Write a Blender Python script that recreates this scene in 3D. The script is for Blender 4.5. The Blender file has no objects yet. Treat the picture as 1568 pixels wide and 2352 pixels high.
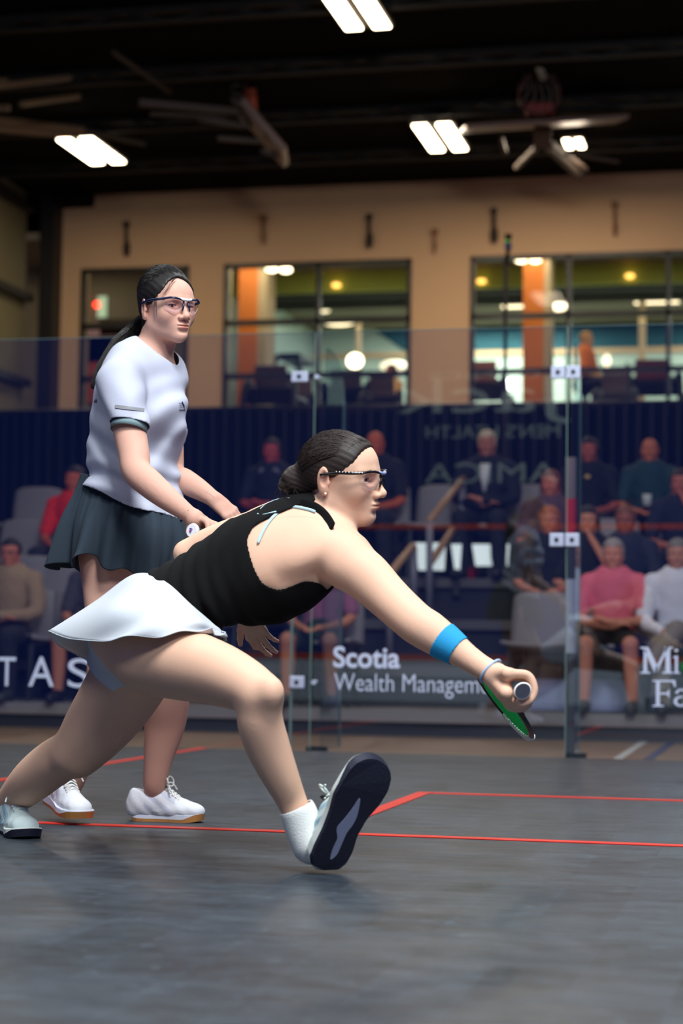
import bpy, math, random
import numpy as np
from mathutils import Vector, Matrix
random.seed(7); rng = np.random.RandomState(7)
sc = bpy.context.scene
COL = sc.collection

# ------------------------------------------------------------------ camera
FPX, PITCH, YAW, ROLL = 4466.0, 0.07049, 0.22653, 0.01396
CAM = np.array([2.9086, -5.3272, 0.5127])
FW = np.array([-math.sin(YAW)*math.cos(PITCH), math.cos(YAW)*math.cos(PITCH), math.sin(PITCH)])
_r = np.array([math.cos(YAW), math.sin(YAW), 0.0]); _u = np.cross(_r, FW)
RT = _r*math.cos(ROLL)+_u*math.sin(ROLL); UP = -_r*math.sin(ROLL)+_u*math.cos(ROLL)
cd = bpy.data.cameras.new('camera'); cam = bpy.data.objects.new('camera', cd); COL.objects.link(cam)
cam.matrix_world = Matrix(((RT[0], UP[0], -FW[0], CAM[0]), (RT[1], UP[1], -FW[1], CAM[1]), (RT[2], UP[2], -FW[2], CAM[2]), (0, 0, 0, 1)))
cd.sensor_fit = 'HORIZONTAL'; cd.sensor_width = 24.0; cd.lens = FPX*24.0/1568.0
cd.clip_start = 0.05; cd.clip_end = 200
cd.dof.use_dof = True; cd.dof.focus_distance = 5.2; cd.dof.aperture_fstop = 2.8
sc.camera = cam
# ------------------------------------------------------------------ colour management, world
sc.view_settings.view_transform = 'Standard'; sc.view_settings.look = 'None'
sc.view_settings.gamma = 1; sc.view_settings.exposure = 0.0; sc.view_settings.use_curve_mapping = False
w = bpy.data.worlds.new('world'); sc.world = w; w.use_nodes = True
w.node_tree.nodes['Background'].inputs[0].default_value = (0.06, 0.17, 0.95, 1)   # the dark blue hall around the court
w.node_tree.nodes['Background'].inputs[1].default_value = 0.15
# ------------------------------------------------------------------ lights over the court and the stands
def area(name, loc, target, sx, sy, power, col=(1, 1, 1)):
    l = bpy.data.lights.new(name, 'AREA'); l.shape = 'RECTANGLE'; l.size = sx; l.size_y = sy; l.energy = power; l.color = col
    o = bpy.data.objects.new(name, l); COL.objects.link(o); o.location = loc
    o.rotation_euler = (Vector(target)-Vector(loc)).to_track_quat('-Z', 'Y').to_euler(); return o
COOL = (0.93, 0.97, 1.0)
area('court_light', (3.0, -3.0, 5.3), (1.5, -0.3, 0.6), 1.6, 1.6, 430, COOL)
area('court_light', (4.6, -5.6, 4.6), (1.5, -0.6, 0.6), 1.2, 1.2, 190, COOL)
area('court_light', (-1.6, -3.2, 5.8), (1.0, 0.0, 0.6), 1.6, 1.6, 90, COOL)
area('court_light', (3.0, 2.4, 6.0), (1.2, 0.3, 0.6), 1.6, 1.6, 150, COOL)
area('court_light', (-1.6, 2.6, 6.0), (0.6, 0.3, 0.6), 1.6, 1.6, 110, COOL)
area('hall_light', (1.5, 7.4, 5.3), (1.5, 7.5, 0.0), 2.5, .8, 34, (1.0, 0.86, 0.72))
area('hall_light', (-2.5, 7.6, 5.4), (-2.5, 7.8, 0.0), 2.5, .8, 24, (1.0, 0.86, 0.72))

# ------------------------------------------------------------------ pixel helpers: a pixel and a depth become a point of the place
def ray(px, py): return FW+RT*(px-784)/FPX-UP*(py-1176)/FPX
def at(px, py, d): return CAM+ray(px, py)*d
def aty(px, py, Y): v = ray(px, py); return CAM+v*((Y-CAM[1])/v[1])
def atz(px, py, Z): v = ray(px, py); return CAM+v*((Z-CAM[2])/v[2])
def V(*a): return np.array(a, float)
def nrm(v): v = np.asarray(v, float); return v/np.linalg.norm(v)

# ------------------------------------------------------------------ materials
MATS = {}
def lin(c):
    return tuple(((x/255)/12.92 if x/255 <= 0.04045 else ((x/255+0.055)/1.055)**2.4) for x in c)
def mat(name, rgb, rough=0.6, metal=0.0, spec=0.5, noise=0.0, nscale=20, bump=0.0, bscale=60, sss=0.0, attr=False, emit=None, estr=1.0, stretch=None, sheen=0, coat=0, srgb=True):
    if name in MATS: return MATS[name]
    m = bpy.data.materials.new(name); m.use_nodes = True; nt = m.node_tree; N = nt.nodes; L = nt.links
    b = N['Principled BSDF']; c = lin(rgb) if srgb else rgb
    b.inputs['Base Color'].default_value = (*c, 1); b.inputs['Roughness'].default_value = rough
    b.inputs['Metallic'].default_value = metal; b.inputs['Specular IOR Level'].default_value = spec
    if sheen: b.inputs['Sheen Weight'].default_value = sheen
    if coat: b.inputs['Coat Weight'].default_value = coat
    tc = N.new('ShaderNodeTexCoord'); vec = tc.outputs['Object']
    if stretch:
        mp = N.new('ShaderNodeMapping'); mp.inputs['Scale'].default_value = stretch; L.new(vec, mp.inputs[0]); vec = mp.outputs[0]
    src = None
    if noise:
        n = N.new('ShaderNodeTexNoise'); n.inputs['Scale'].default_value = nscale; n.inputs['Detail'].default_value = 4; L.new(vec, n.inputs['Vector'])
        mx = N.new('ShaderNodeMix'); mx.data_type = 'RGBA'
        mx.inputs[6].default_value = (*[x*(1-noise) for x in c], 1); mx.inputs[7].default_value = (*[min(1, x*(1+noise)) for x in c], 1)
        L.new(n.outputs['Fac'], mx.inputs[0]); src = mx.outputs[2]
    if attr:
        a = N.new('ShaderNodeVertexColor'); a.layer_name = 'Col'
        mu = N.new('ShaderNodeMix'); mu.data_type = 'RGBA'; mu.blend_type = 'MULTIPLY'; mu.inputs[0].default_value = 1
        if src: L.new(src, mu.inputs[6])
        else: mu.inputs[6].default_value = (*c, 1)
        L.new(a.outputs['Color'], mu.inputs[7]); src = mu.outputs[2]
    if src: L.new(src, b.inputs['Base Color'])
    if bump:
        n2 = N.new('ShaderNodeTexNoise'); n2.inputs['Scale'].default_value = bscale; n2.inputs['Detail'].default_value = 3; L.new(vec, n2.inputs['Vector'])
        bp = N.new('ShaderNodeBump'); bp.inputs['Strength'].default_value = bump; bp.inputs['Distance'].default_value = 0.002
        L.new(n2.outputs['Fac'], bp.inputs['Height']); L.new(bp.outputs[0], b.inputs['Normal'])
    if sss:
        b.inputs['Subsurface Weight'].default_value = sss; b.inputs['Subsurface Radius'].default_value = (0.012, 0.005, 0.003); b.inputs['Subsurface Scale'].default_value = 1.0
    if emit:
        b.inputs['Emission Color'].default_value = (*lin(emit), 1); b.inputs['Emission Strength'].default_value = estr
    MATS[name] = m; return m
def glassmat(name, refl=0.09, tint=(0.83, 0.86, 0.9), gtint=(0.6, 0.75, 1.0), rough=0.0):
    m = bpy.data.materials.new(name); m.use_nodes = True; nt = m.node_tree; N = nt.nodes; L = nt.links
    for n in list(N):
        if n.type != 'OUTPUT_MATERIAL': N.remove(n)
    t = N.new('ShaderNodeBsdfTransparent'); t.inputs[0].default_value = (*tint, 1)
    g = N.new('ShaderNodeBsdfGlossy'); g.inputs['Color'].default_value = (*gtint, 1); g.inputs['Roughness'].default_value = rough
    mx = N.new('ShaderNodeMixShader')
    lw = N.new('ShaderNodeFresnel'); lw.inputs[0].default_value = 1.5
    ad = N.new('ShaderNodeMath'); ad.operation = 'ADD'; ad.inputs[1].default_value = refl-0.04; ad.use_clamp = True
    ge = N.new('ShaderNodeNewGeometry'); fr_ = N.new('ShaderNodeMath'); fr_.operation = 'SUBTRACT'; fr_.inputs[0].default_value = 1; L.new(ge.outputs['Backfacing'], fr_.inputs[1])
    ml = N.new('ShaderNodeMath'); ml.operation = 'MULTIPLY'; L.new(lw.outputs[0], ad.inputs[0]); L.new(ad.outputs[0], ml.inputs[0]); L.new(fr_.outputs[0], ml.inputs[1]); L.new(ml.outputs[0], mx.inputs[0]); L.new(t.outputs[0], mx.inputs[1]); L.new(g.outputs[0], mx.inputs[2])
    L.new(mx.outputs[0], N['Material Output'].inputs[0]); MATS[name] = m; return m

# ------------------------------------------------------------------ object helpers
def tag(o, label=None, cat=None, group=None, kind=None):
    if label: o['label'] = label
    if cat: o['category'] = cat
    if group: o['group'] = group
    if kind: o['kind'] = kind
    return o
def empty(name, loc, label=None, cat=None, group=None):
    o = bpy.data.objects.new(name, None); COL.objects.link(o); o.location = Vector([float(x) for x in loc]); o.empty_display_size = 0.1
    bpy.context.view_layer.update() if False else None
    return tag(o, label, cat, group)
def setparent(o, parent):
    if parent is not None:
        o.parent = parent; o.matrix_parent_inverse = Matrix.Translation(-parent.location)
def fixnormals(me):
    import bmesh
    bm = bmesh.new(); bm.from_mesh(me); bmesh.ops.recalc_face_normals(bm, faces=bm.faces); bm.to_mesh(me); bm.free()
def mesh(name, verts, faces, m, parent=None, smooth=False, solid=0, bevel=0, sub=0, recalc=True, off=0):
    me = bpy.data.meshes.new(name)
    me.from_pydata([tuple(map(float, v)) for v in verts], [], [tuple(int(i) for i in f) for f in faces]); me.update()
    if recalc: fixnormals(me)
    o = bpy.data.objects.new(name, me); COL.objects.link(o)
    ms = m if isinstance(m, (list, tuple)) else [m]
    for x in ms: me.materials.append(x)
    if smooth: me.shade_smooth()
    if solid: s = o.modifiers.new('s', 'SOLIDIFY'); s.thickness = solid; s.offset = off
    if bevel: b = o.modifiers.new('b', 'BEVEL'); b.width = bevel; b.segments = 3; b.limit_method = 'ANGLE'
    if sub: u = o.modifiers.new('u', 'SUBSURF'); u.levels = sub; u.render_levels = sub
    setparent(o, parent); return o
class MB:
    def __init__(s): s.v = []; s.f = []
    def add(s, v, f): n = len(s.v); s.v += [tuple(x) for x in v]; s.f += [tuple(i+n for i in q) for q in f]; return s
    def box(s, lo, hi): 
        (a, b, c), (d, e, g) = lo, hi
        return s.add([(a,b,c),(d,b,c),(d,e,c),(a,e,c),(a,b,g),(d,b,g),(d,e,g),(a,e,g)], [(0,3,2,1),(4,5,6,7),(0,1,5,4),(1,2,6,5),(2,3,7,6),(3,0,4,7)])
    def obox(s, c, ax, ay, az):   # centre and three half-axis vectors
        c, ax, ay, az = map(lambda q: np.asarray(q, float), (c, ax, ay, az))
        v = [c+i*ax+j*ay+k*az for k in (-1, 1) for (i, j) in ((-1,-1),(1,-1),(1,1),(-1,1))]
        return s.add(v, [(0,3,2,1),(4,5,6,7),(0,1,5,4),(1,2,6,5),(2,3,7,6),(3,0,4,7)])
    def bar(s, a, b, w, h, up=(0, 0, 1)):
        a = np.asarray(a, float); b = np.asarray(b, float); d = b-a; l = np.linalg.norm(d); d /= l
        x = np.cross(d, up); 
        if np.linalg.norm(x) < 1e-4: x = np.cross(d, (1, 0, 0))
        x = nrm(x); y = np.cross(x, d); return s.obox((a+b)/2, d*l/2, x*w/2, y*h/2)
    def tube(s, pts, r, n=8, cap=True, flat=1.0, ref=(0, 0, 1)):
        P = [np.asarray(p, float) for p in pts]; R = r if isinstance(r, (list, tuple, np.ndarray)) else [r]*len(P)
        base = len(s.v); k = len(P); prev = None
        for i in range(k):
            t = nrm(P[min(i+1, k-1)]-P[max(i-1, 0)])
            if prev is None:
                a = np.cross(t, ref)
                if np.linalg.norm(a) < 1e-3: a = np.cross(t, (1, 0, 0))
            else: a = prev-t*(prev@t)
            a = nrm(a); prev = a; b = np.cross(t, a)
            for j in range(n):
                q = 2*math.pi*j/n; s.v.append(tuple(P[i]+R[i]*(math.cos(q)*a+math.sin(q)*b*flat)))
        for i in range(k-1):
            for j in range(n):
                s.f.append((base+i*n+j, base+i*n+(j+1)%n, base+(i+1)*n+(j+1)%n, base+(i+1)*n+j))
        if cap: s.f.append(tuple(base+j for j in range(n))[::-1]); s.f.append(tuple(base+(k-1)*n+j for j in range(n)))
        return s
    def ball(s, c, r, n=10, m=7, axes=None):
        c = np.asarray(c, float); r = (r, r, r) if np.isscalar(r) else r; A = axes or (V(1,0,0), V(0,1,0), V(0,0,1)); base = len(s.v)
        for i in range(1, m):
            t = math.pi*i/m
            for j in range(n):
                q = 2*math.pi*j/n; s.v.append(tuple(c+A[0]*r[0]*math.sin(t)*math.cos(q)+A[1]*r[1]*math.sin(t)*math.sin(q)+A[2]*r[2]*math.cos(t)))
        s.v.append(tuple(c+A[2]*r[2])); s.v.append(tuple(c-A[2]*r[2])); tp = base+(m-1)*n
        for i in range(m-2):
            for j in range(n): s.f.append((base+i*n+j, base+(i+1)*n+j, base+(i+1)*n+(j+1)%n, base+i*n+(j+1)%n))
        for j in range(n): s.f.append((tp, base+j, base+(j+1)%n)); s.f.append((tp+1, base+(m-2)*n+(j+1)%n, base+(m-2)*n+j))
        return s
    def prism(s, pts, off):
        P = [np.asarray(p, float) for p in pts]; off = np.asarray(off, float); n = len(P)
        s.add(P+[p+off for p in P], [tuple(range(n))[::-1], tuple(range(n, 2*n))]+[(i, (i+1) % n, n+(i+1) % n, n+i) for i in range(n)]); return s
    def build(s, name, m, parent=None, **k): return mesh(name, s.v, s.f, m, parent, **k)
def spline(P, n=8, closed=False):
    P = np.asarray(P, float); k = len(P); out = []
    seg = k if closed else k-1
    for i in range(seg):
        g = (lambda j: P[j % k]) if closed else (lambda j: P[min(max(j, 0), k-1)])
        p0, p1, p2, p3 = g(i-1), g(i), g(i+1), g(i+2)
        for j in range(n):
            t = j/n; out.append(0.5*((2*p1)+(-p0+p2)*t+(2*p0-5*p1+4*p2-p3)*t*t+(-p0+3*p1-3*p2+p3)*t**3))
    if not closed: out.append(P[-1])
    return np.array(out)
def text_mesh(name, body, origin, ex, ey, size, m, parent=None, bold=0.0, spacing=1.0, depth=0.0015, widthscale=1.0):
    cu = bpy.data.curves.new(name, 'FONT'); cu.body = body; cu.size = 1.0; cu.offset = bold; cu.space_character = spacing; cu.extrude = 0.0; cu.resolution_u = 6
    o = bpy.data.objects.new(name+'_src', cu); COL.objects.link(o); dg = bpy.context.evaluated_depsgraph_get(); dg.update()
    me = bpy.data.meshes.new_from_object(o.evaluated_get(dg)); bpy.data.objects.remove(o); 
    ex = np.asarray(ex, float); ey = np.asarray(ey, float); ez = nrm(np.cross(ex, ey)); M = np.array([np.array(v.co) for v in me.vertices])
    vv = np.asarray(origin, float)+M[:, :1]*size*widthscale*ex+M[:, 1:2]*size*ey+ez*depth
    ff = [tuple(p.vertices) for p in me.polygons]; bpy.data.meshes.remove(me)
    return mesh(name, vv, ff, m, parent, recalc=False)
def copy_tree(o, parent=None):
    c = o.copy(); COL.objects.link(c); c.parent = parent
    if parent is not None: c.matrix_parent_inverse = o.matrix_parent_inverse.copy()
    for ch in list(o.children): copy_tree(ch, c)
    return c

# ------------------------------------------------------------------ signed-distance modelling: limbs blend into ONE continuous skin
SUB = 7
class Field:
    """list of primitives (op, bbox, fn, k); evaluated on a grid and skinned with surface nets"""
    def __init__(s): s.p = []
    def _add(s, op, lo, hi, fn, k): s.p.append((op, np.array(lo), np.array(hi), fn, k)); return s
    def cone(s, a, b, ra, rb, k=0.02, op='u', flat=None, fk=1.0):
        a = np.asarray(a, float); b = np.asarray(b, float); ab = b-a; l2 = max(ab@ab, 1e-12); fl = None if flat is None else nrm(flat)
        def fn(P):
            q = P-a; t = np.clip(q@ab/l2, 0, 1); r = q-t[..., None]*ab
            if fl is not None:
                c = r@fl; r = r+(c*(1/fk-1))[..., None]*fl; d = np.linalg.norm(r, axis=-1)-(ra+(rb-ra)*t); return d*min(1, fk)
            return np.linalg.norm(r, axis=-1)-(ra+(rb-ra)*t)
        m = max(ra, rb)*max(1, fk); return s._add(op, np.minimum(a, b)-m, np.maximum(a, b)+m, fn, k)
    def chain(s, pts, rs, k=0.02, op='u', flat=None, fk=1.0, sub=None):
        """one limb: spline centre line with a smoothly changing radius"""
        Q = np.concatenate([np.asarray(pts, float), np.asarray(rs, float)[:, None]], 1)
        if len(Q) > 2: Q = spline(Q, sub or SUB)
        A = Q[:-1]; B = Q[1:]; fl = None if flat is None else nrm(flat)
        def fn(P):
            out = None
            for a, b in zip(A, B):
                ab = b[:3]-a[:3]; q = P-a[:3]; t = np.clip(q@ab/max(ab@ab, 1e-12), 0, 1); r = q-t[..., None]*ab
                if fl is not None: c = r@fl; r = r+(c*(1/fk-1))[..., None]*fl
                d = np.linalg.norm(r, axis=-1)-(a[3]+(b[3]-a[3])*t); out = d if out is None else np.minimum(out, d)
            return out*min(1, fk)
        m = Q[:, 3].max()*max(1, fk); return s._add(op, Q[:, :3].min(0)-m, Q[:, :3].max(0)+m, fn, k)
    def ell(s, c, r, axes=None, k=0.02, op='u'):
        c = np.asarray(c, float); r = np.asarray(r, float); A = np.eye(3) if axes is None else np.array([nrm(x) for x in axes])
        def fn(P):
            q = (P-c)@A.T; k0 = np.linalg.norm(q/r, axis=-1); k1 = np.linalg.norm(q/(r*r), axis=-1)+1e-9
            return k0*(k0-1)/k1
        m = max(r); return s._add(op, c-m, c+m, fn, k)
    def plane(s, c, n, k=0.0, op='cut'):       # keep the side n points away from
        c = np.asarray(c, float); n = nrm(n)
        return s._add(op, [-1e9]*3, [1e9]*3, lambda P: (P-c)@n, k)
    def func(s, lo, hi, fn, k=0.01, op='u'): return s._add(op, lo, hi, fn, k)
    def disp(s, lo, hi, fn): return s._add('d', lo, hi, fn, 0)
    def bounds(s):
        L = [p for p in s.p if p[0] == 'u']; return np.min([p[1] for p in L], 0)-0.02, np.max([p[2] for p in L], 0)+0.02
    def grid(s, lo, hi, h):
        lo = np.asarray(lo, float); hi = np.asarray(hi, float); n = np.maximum(((hi-lo)/h).astype(int)+2, 3); BIG = 0.08
        F = np.full(n, BIG, np.float32)
        ax = [lo[i]+h*np.arange(n[i]) for i in range(3)]
        for op, l, u, fn, k in s.p:
            pad = max(k, 0.0)+0.03 if op != 'd' else 0
            i0 = [int(max(0, math.floor((max(l[i]-pad, -1e6)-lo[i])/h))) for i in range(3)]; i1 = [int(min(n[i], math.ceil((min(u[i]+pad, 1e6)-lo[i])/h)+1)) for i in range(3)]
            if any(i1[i] <= i0[i] for i in range(3)): continue
            sl = tuple(slice(i0[i], i1[i]) for i in range(3))
            G = np.stack(np.meshgrid(ax[0][sl[0]], ax[1][sl[1]], ax[2][sl[2]], indexing='ij'), -1)
            d = fn(G).astype(np.float32); f = F[sl]
            if op == 'u':
                if k > 0: hh = np.clip(0.5+0.5*(f-d)/k, 0, 1); F[sl] = f*(1-hh)+d*hh-k*hh*(1-hh)
                else: F[sl] = np.minimum(f, d)
            elif op in ('s', 'cut'):
                dd = -d if op == 's' else d
                if k > 0: hh = np.clip(0.5-0.5*(f-dd)/k, 0, 1); F[sl] = f*(1-hh)+dd*hh+k*hh*(1-hh)
                else: F[sl] = np.maximum(f, dd)
            elif op == 'd': F[sl] = f+d
        return F, lo
    def skin(s, h, lo=None, hi=None):
        if lo is None: lo, hi = s.bounds()
        F, lo = s.grid(lo, hi, h); return nets(F, lo, h)
def nets(F, lo, h):
    F = np.where(F == 0, 1e-6, F); S = F < 0; n = F.shape
    cnt = np.zeros([k-1 for k in n], np.int8); acc = np.zeros([k-1 for k in n]+[3], np.float32)
    mixed = np.zeros([k-1 for k in n], bool)
    c0 = S[:-1, :-1, :-1]
    for dx in (0, 1):
        for dy in (0, 1):
            for dz in (0, 1): mixed |= (S[dx:n[0]-1+dx, dy:n[1]-1+dy, dz:n[2]-1+dz] != c0)
    I = np.argwhere(mixed); 
    if len(I) == 0: return np.zeros((0, 3)), np.zeros((0, 4), int)
    idx = -np.ones([k-1 for k in n], np.int64); idx[mixed] = np.arange(len(I))
    acc = np.zeros((len(I), 3)); cn = np.zeros(len(I)); corners = {}
    for a in range(3):
        o = [0, 1, 2]; o.remove(a)
        for b in (0, 1):
            for c in (0, 1):
                p = np.zeros(3, int); p[o[0]] = b; p[o[1]] = c; q = p.copy(); q[a] = 1
                f0 = F[tuple((I+p).T)]; f1 = F[tuple((I+q).T)]; m = (f0 < 0) != (f1 < 0)
                t = np.where(m, f0/np.where(m, f0-f1, 1), 0); pt = np.tile(p.astype(float), (len(I), 1)); pt[:, a] += t
                acc[m] += pt[m]; cn[m] += 1
    Vt = lo+h*(I+acc/cn[:, None]); faces = []
    for a in range(3):
        o1, o2 = (a+1) % 3, (a+2) % 3
        sl0 = [slice(None)]*3; sl1 = [slice(None)]*3; sl0[a] = slice(0, n[a]-1); sl1[a] = slice(1, n[a])
        E = np.argwhere(S[tuple(sl0)] != S[tuple(sl1)])
        E = E[(E[:, o1] > 0) & (E[:, o2] > 0) & (E[:, o1] < n[o1]-1) & (E[:, o2] < n[o2]-1)]
        if len(E) == 0: continue
        d1 = np.zeros(3, int); d1[o1] = 1; d2 = np.zeros(3, int); d2[o2] = 1
        q = np.stack([idx[tuple((E-d1-d2).T)], idx[tuple((E-d2).T)], idx[tuple(E.T)], idx[tuple((E-d1).T)]], 1)
        ins = S[tuple(E.T)]; q[~ins] = q[~ins][:, ::-1]; faces.append(q)
    return Vt, np.concatenate(faces)
def compact(v, f):
    u, inv = np.unique(f.ravel(), return_inverse=True); return v[u], inv.reshape(f.shape)
def keep(v, f, fn):
    c = v[f].mean(1); return compact(v, f[fn(c)])
def join(parts):
    vs = []; fs = []; n = 0
    for v, f in parts: vs.append(v); fs.append(f+n); n += len(v)
    return np.concatenate(vs), np.concatenate(fs)
def snapcut(v, f, fn, h=.003, it=3, sm=3):
    """pull the open border of a cut garment on to the exact cut line"""
    e = np.concatenate([f[:, [0, 1]], f[:, [1, 2]], f[:, [2, 3]], f[:, [3, 0]]]); e.sort(1); u, c = np.unique(e, axis=0, return_counts=True); be = u[c == 1]; b = np.unique(be)
    v = v.copy()
    for _ in range(it):
        p = v[b]; g = fn(p); gr = np.stack([(fn(p+d)-fn(p-d))/(2*h) for d in np.eye(3)*h], 1); v[b] = p-np.clip(g/np.maximum((gr**2).sum(1), .2), -.008, .008)[:, None]*gr*.9
    ee = np.concatenate([be, be[:, ::-1]])
    for _ in range(sm):
        s = np.zeros_like(v); cn = np.bincount(ee[:, 0], minlength=len(v)).astype(float)
        for a in range(3): s[:, a] = np.bincount(ee[:, 0], v[ee[:, 1], a], minlength=len(v))
        v[b] += .5*((s[b]/np.maximum(cn[b], 1)[:, None])-v[b])
    return v, f
def laplace(v, f, it=1, lam=0.5):
    e = np.concatenate([f[:, [0, 1]], f[:, [1, 2]], f[:, [2, 3]], f[:, [3, 0]]]); e = np.concatenate([e, e[:, ::-1]])
    for _ in range(it):
        s = np.zeros_like(v); c = np.bincount(e[:, 0], minlength=len(v)).astype(float)
        for a in range(3): s[:, a] = np.bincount(e[:, 0], v[e[:, 1], a], minlength=len(v))
        v = v+lam*(s/np.maximum(c, 1)[:, None]-v)
    return v
def fmesh(name, v, f, m, parent=None, col=None, solid=0, sm=1, off=0):
    """numpy mesh from the skinner"""
    if sm: v = laplace(v, f, sm, 0.5)
    me = bpy.data.meshes.new(name); me.vertices.add(len(v)); me.vertices.foreach_set('co', v.astype(np.float32).ravel())
    me.loops.add(f.size); me.loops.foreach_set('vertex_index', f.astype(np.int32).ravel())
    me.polygons.add(len(f)); me.polygons.foreach_set('loop_start', np.arange(0, f.size, 4, dtype=np.int32)); 
    me.update(calc_edges=True); me.validate(); me.shade_smooth()
    if col is not None:
        ca = me.color_attributes.new('Col', 'FLOAT_COLOR', 'POINT'); cc = np.ones((len(v), 4), np.float32); cc[:, :3] = col(v); ca.data.foreach_set('color', cc.ravel())
    me.materials.append(m)
    o = bpy.data.objects.new(name, me); COL.objects.link(o)
    if solid: s = o.modifiers.new('s', 'SOLIDIFY'); s.thickness = solid; s.offset = off
    setparent(o, parent); return o
def vnoise(P, sc_, seed=0):
    """cheap smooth pseudo-noise from sines, -1..1"""
    P = np.asarray(P)*sc_; x, y, z = P[..., 0], P[..., 1], P[..., 2]
    return (np.sin(x*1.7+y*1.1+seed)+np.sin(y*1.9-z*1.3+seed*2.1)+np.sin(z*1.6+x*0.9+seed*0.7)+np.sin((x+y+z)*2.3+seed*1.3))/4
# ================================================================== THE SETTING
YG, YWALL, ZC = 4.26, 20.0, 6.8
# court floor -----------------------------------------------------
def floor_mat():
    m = bpy.data.materials.new('court_panels'); m.use_nodes = True; nt = m.node_tree; N = nt.nodes; L = nt.links; b = N['Principled BSDF']
    tc = N.new('ShaderNodeTexCoord'); P = tc.outputs['Object']
    def mp(sx, sy, sz=1):
        q = N.new('ShaderNodeMapping'); q.inputs['Scale'].default_value = (sx, sy, sz); L.new(P, q.inputs[0]); return q.outputs[0]
    br = N.new('ShaderNodeTexBrick'); L.new(P, br.inputs['Vector']); br.inputs['Scale'].default_value = 1
    br.inputs['Brick Width'].default_value = 0.152; br.inputs['Row Height'].default_value = 0.304; br.inputs['Mortar Size'].default_value = 0.0018; br.inputs['Bias'].default_value = 0.0
    br.inputs['Color1'].default_value = (0.0, 0.0, 0.0, 1); br.inputs['Color2'].default_value = (1, 1, 1, 1); br.inputs['Mortar'].default_value = (0.5, 0.5, 0.5, 1); br.offset = 0.0
    def noise(v, s, d=4, r=0.6):
        n = N.new('ShaderNodeTexNoise'); n.inputs['Scale'].default_value = s; n.inputs['Detail'].default_value = d; n.inputs['Roughness'].default_value = r; L.new(v, n.inputs['Vector']); return n.outputs['Fac']
    def ramp(f, a, b2, lo, hi):
        r = N.new('ShaderNodeMapRange'); r.inputs[1].default_value = a; r.inputs[2].default_value = b2; r.inputs[3].default_value = lo; r.inputs[4].default_value = hi; L.new(f, r.inputs[0]); return r.outputs[0]
    def math_(op, a, b2):
        q = N.new('ShaderNodeMath'); q.operation = op
        for i, x in enumerate((a, b2)):
            if isinstance(x, (int, float)): q.inputs[i].default_value = x
            else: L.new(x, q.inputs[i])
        return q.outputs[0]
    g1 = ramp(br.outputs['Color'], 0, 1, -0.22, 0.22)
    g2 = ramp(noise(mp(9, 13), 1.0, 6, .8), 0.34, 0.66, -0.5, 0.5)        # grain running across
    g3 = ramp(noise(mp(1, 1.6), 1.3, 3), 0.3, 0.7, -0.22, 0.22)
    g4 = ramp(noise(mp(11, 16), 1.3, 2), 0.64, 0.72, 0, 1.1)              # pale scuffs
    g5 = ramp(noise(mp(30, 30), 1.0, 1), 0.75, 0.78, 0, 2.2)              # small chips
    v = math_('ADD', 1.0, g1)
    for g in (g2, g3, g4, g5): v = math_('ADD', v, g)
    mort = ramp(br.outputs['Fac'], 0, 1, 1, 1.45); v = math_('MULTIPLY', v, mort)
    cc = N.new('ShaderNodeVectorMath'); cc.operation = 'SCALE'; cc.inputs[0].default_value = FLOOR_C; L.new(v, cc.inputs['Scale'])
    L.new(cc.outputs[0], b.inputs['Base Color'])
    rr = ramp(noise(mp(2, 9), 1.5, 4), 0.3, 0.7, 0.34, 0.52); L.new(rr, b.inputs['Roughness']); b.inputs['Specular IOR Level'].default_value = 0.45
    bp = N.new('ShaderNodeBump'); bp.inputs['Strength'].default_value = 0.25; bp.inputs['Distance'].default_value = 0.001; L.new(v, bp.inputs['Height']); L.new(bp.outputs[0], b.inputs['Normal'])
    return m
FLOOR_C = (0.026, 0.036, 0.047)
tag(MB().box((-3.3, -5.6, -0.05), (3.3, YG, 0)).build('floor', floor_mat()), kind='structure')
# sports hall floor (varnished wood)
def wood_mat():
    m = mat('hall_wood', (150, 116, 84), rough=0.35, noise=0.25, nscale=3, stretch=(1, 14, 1)); return m
tag(MB().box((-22, YG+0.001, -0.09), (12, YWALL+0.3, -0.05)).build('floor', wood_mat()), kind='structure')
RED = mat('court_red', (208, 40, 24), rough=0.5, noise=0.12, nscale=8)
def stripe(pts, name='floor_line', m=RED, z=0.002, label=None):
    o = MB().prism([(x, y, z-0.0015) for x, y in pts], (0, 0, 0.002)).build(name, m); return tag(o, label, 'floor marking')
stripe([(-3.2, -0.025), (3.2, -0.025), (3.2, 0.025), (-3.2, 0.025)], label='long red short line painted across the grey court behind the lunging player')
stripe([(-0.025, 0.026), (0.025, 0.026), (0.025, YG-.02), (-0.025, YG-.02)], label='red half court line running from the short line back to the glass, behind the standing player')
stripe([(1.6, 0.026), (1.65, 0.026), (1.65, 1.6), (3.2, 1.6), (3.2, 1.65), (1.6, 1.65)], label='red service box outline right of the raised shoe on the grey court')
def hall_line(px0, py0, px1, py1, w, m, label):
    a = atz(px0, py0, -0.048); b = atz(px1, py1, -0.048); a[2] = b[2] = -0.0485
    tag(MB().bar(a, b, w, 0.002).build('floor_line', m), label, 'floor marking')
hall_line(1415, 1745, 1480, 1702, 0.05, mat('line_white', (200, 200, 190)), 'pale line on the wooden hall floor beyond the glass')
hall_line(1480, 1750, 1550, 1700, 0.05, mat('line_blue', (30, 45, 95)), 'dark blue line on the wooden hall floor beyond the glass')
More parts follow.
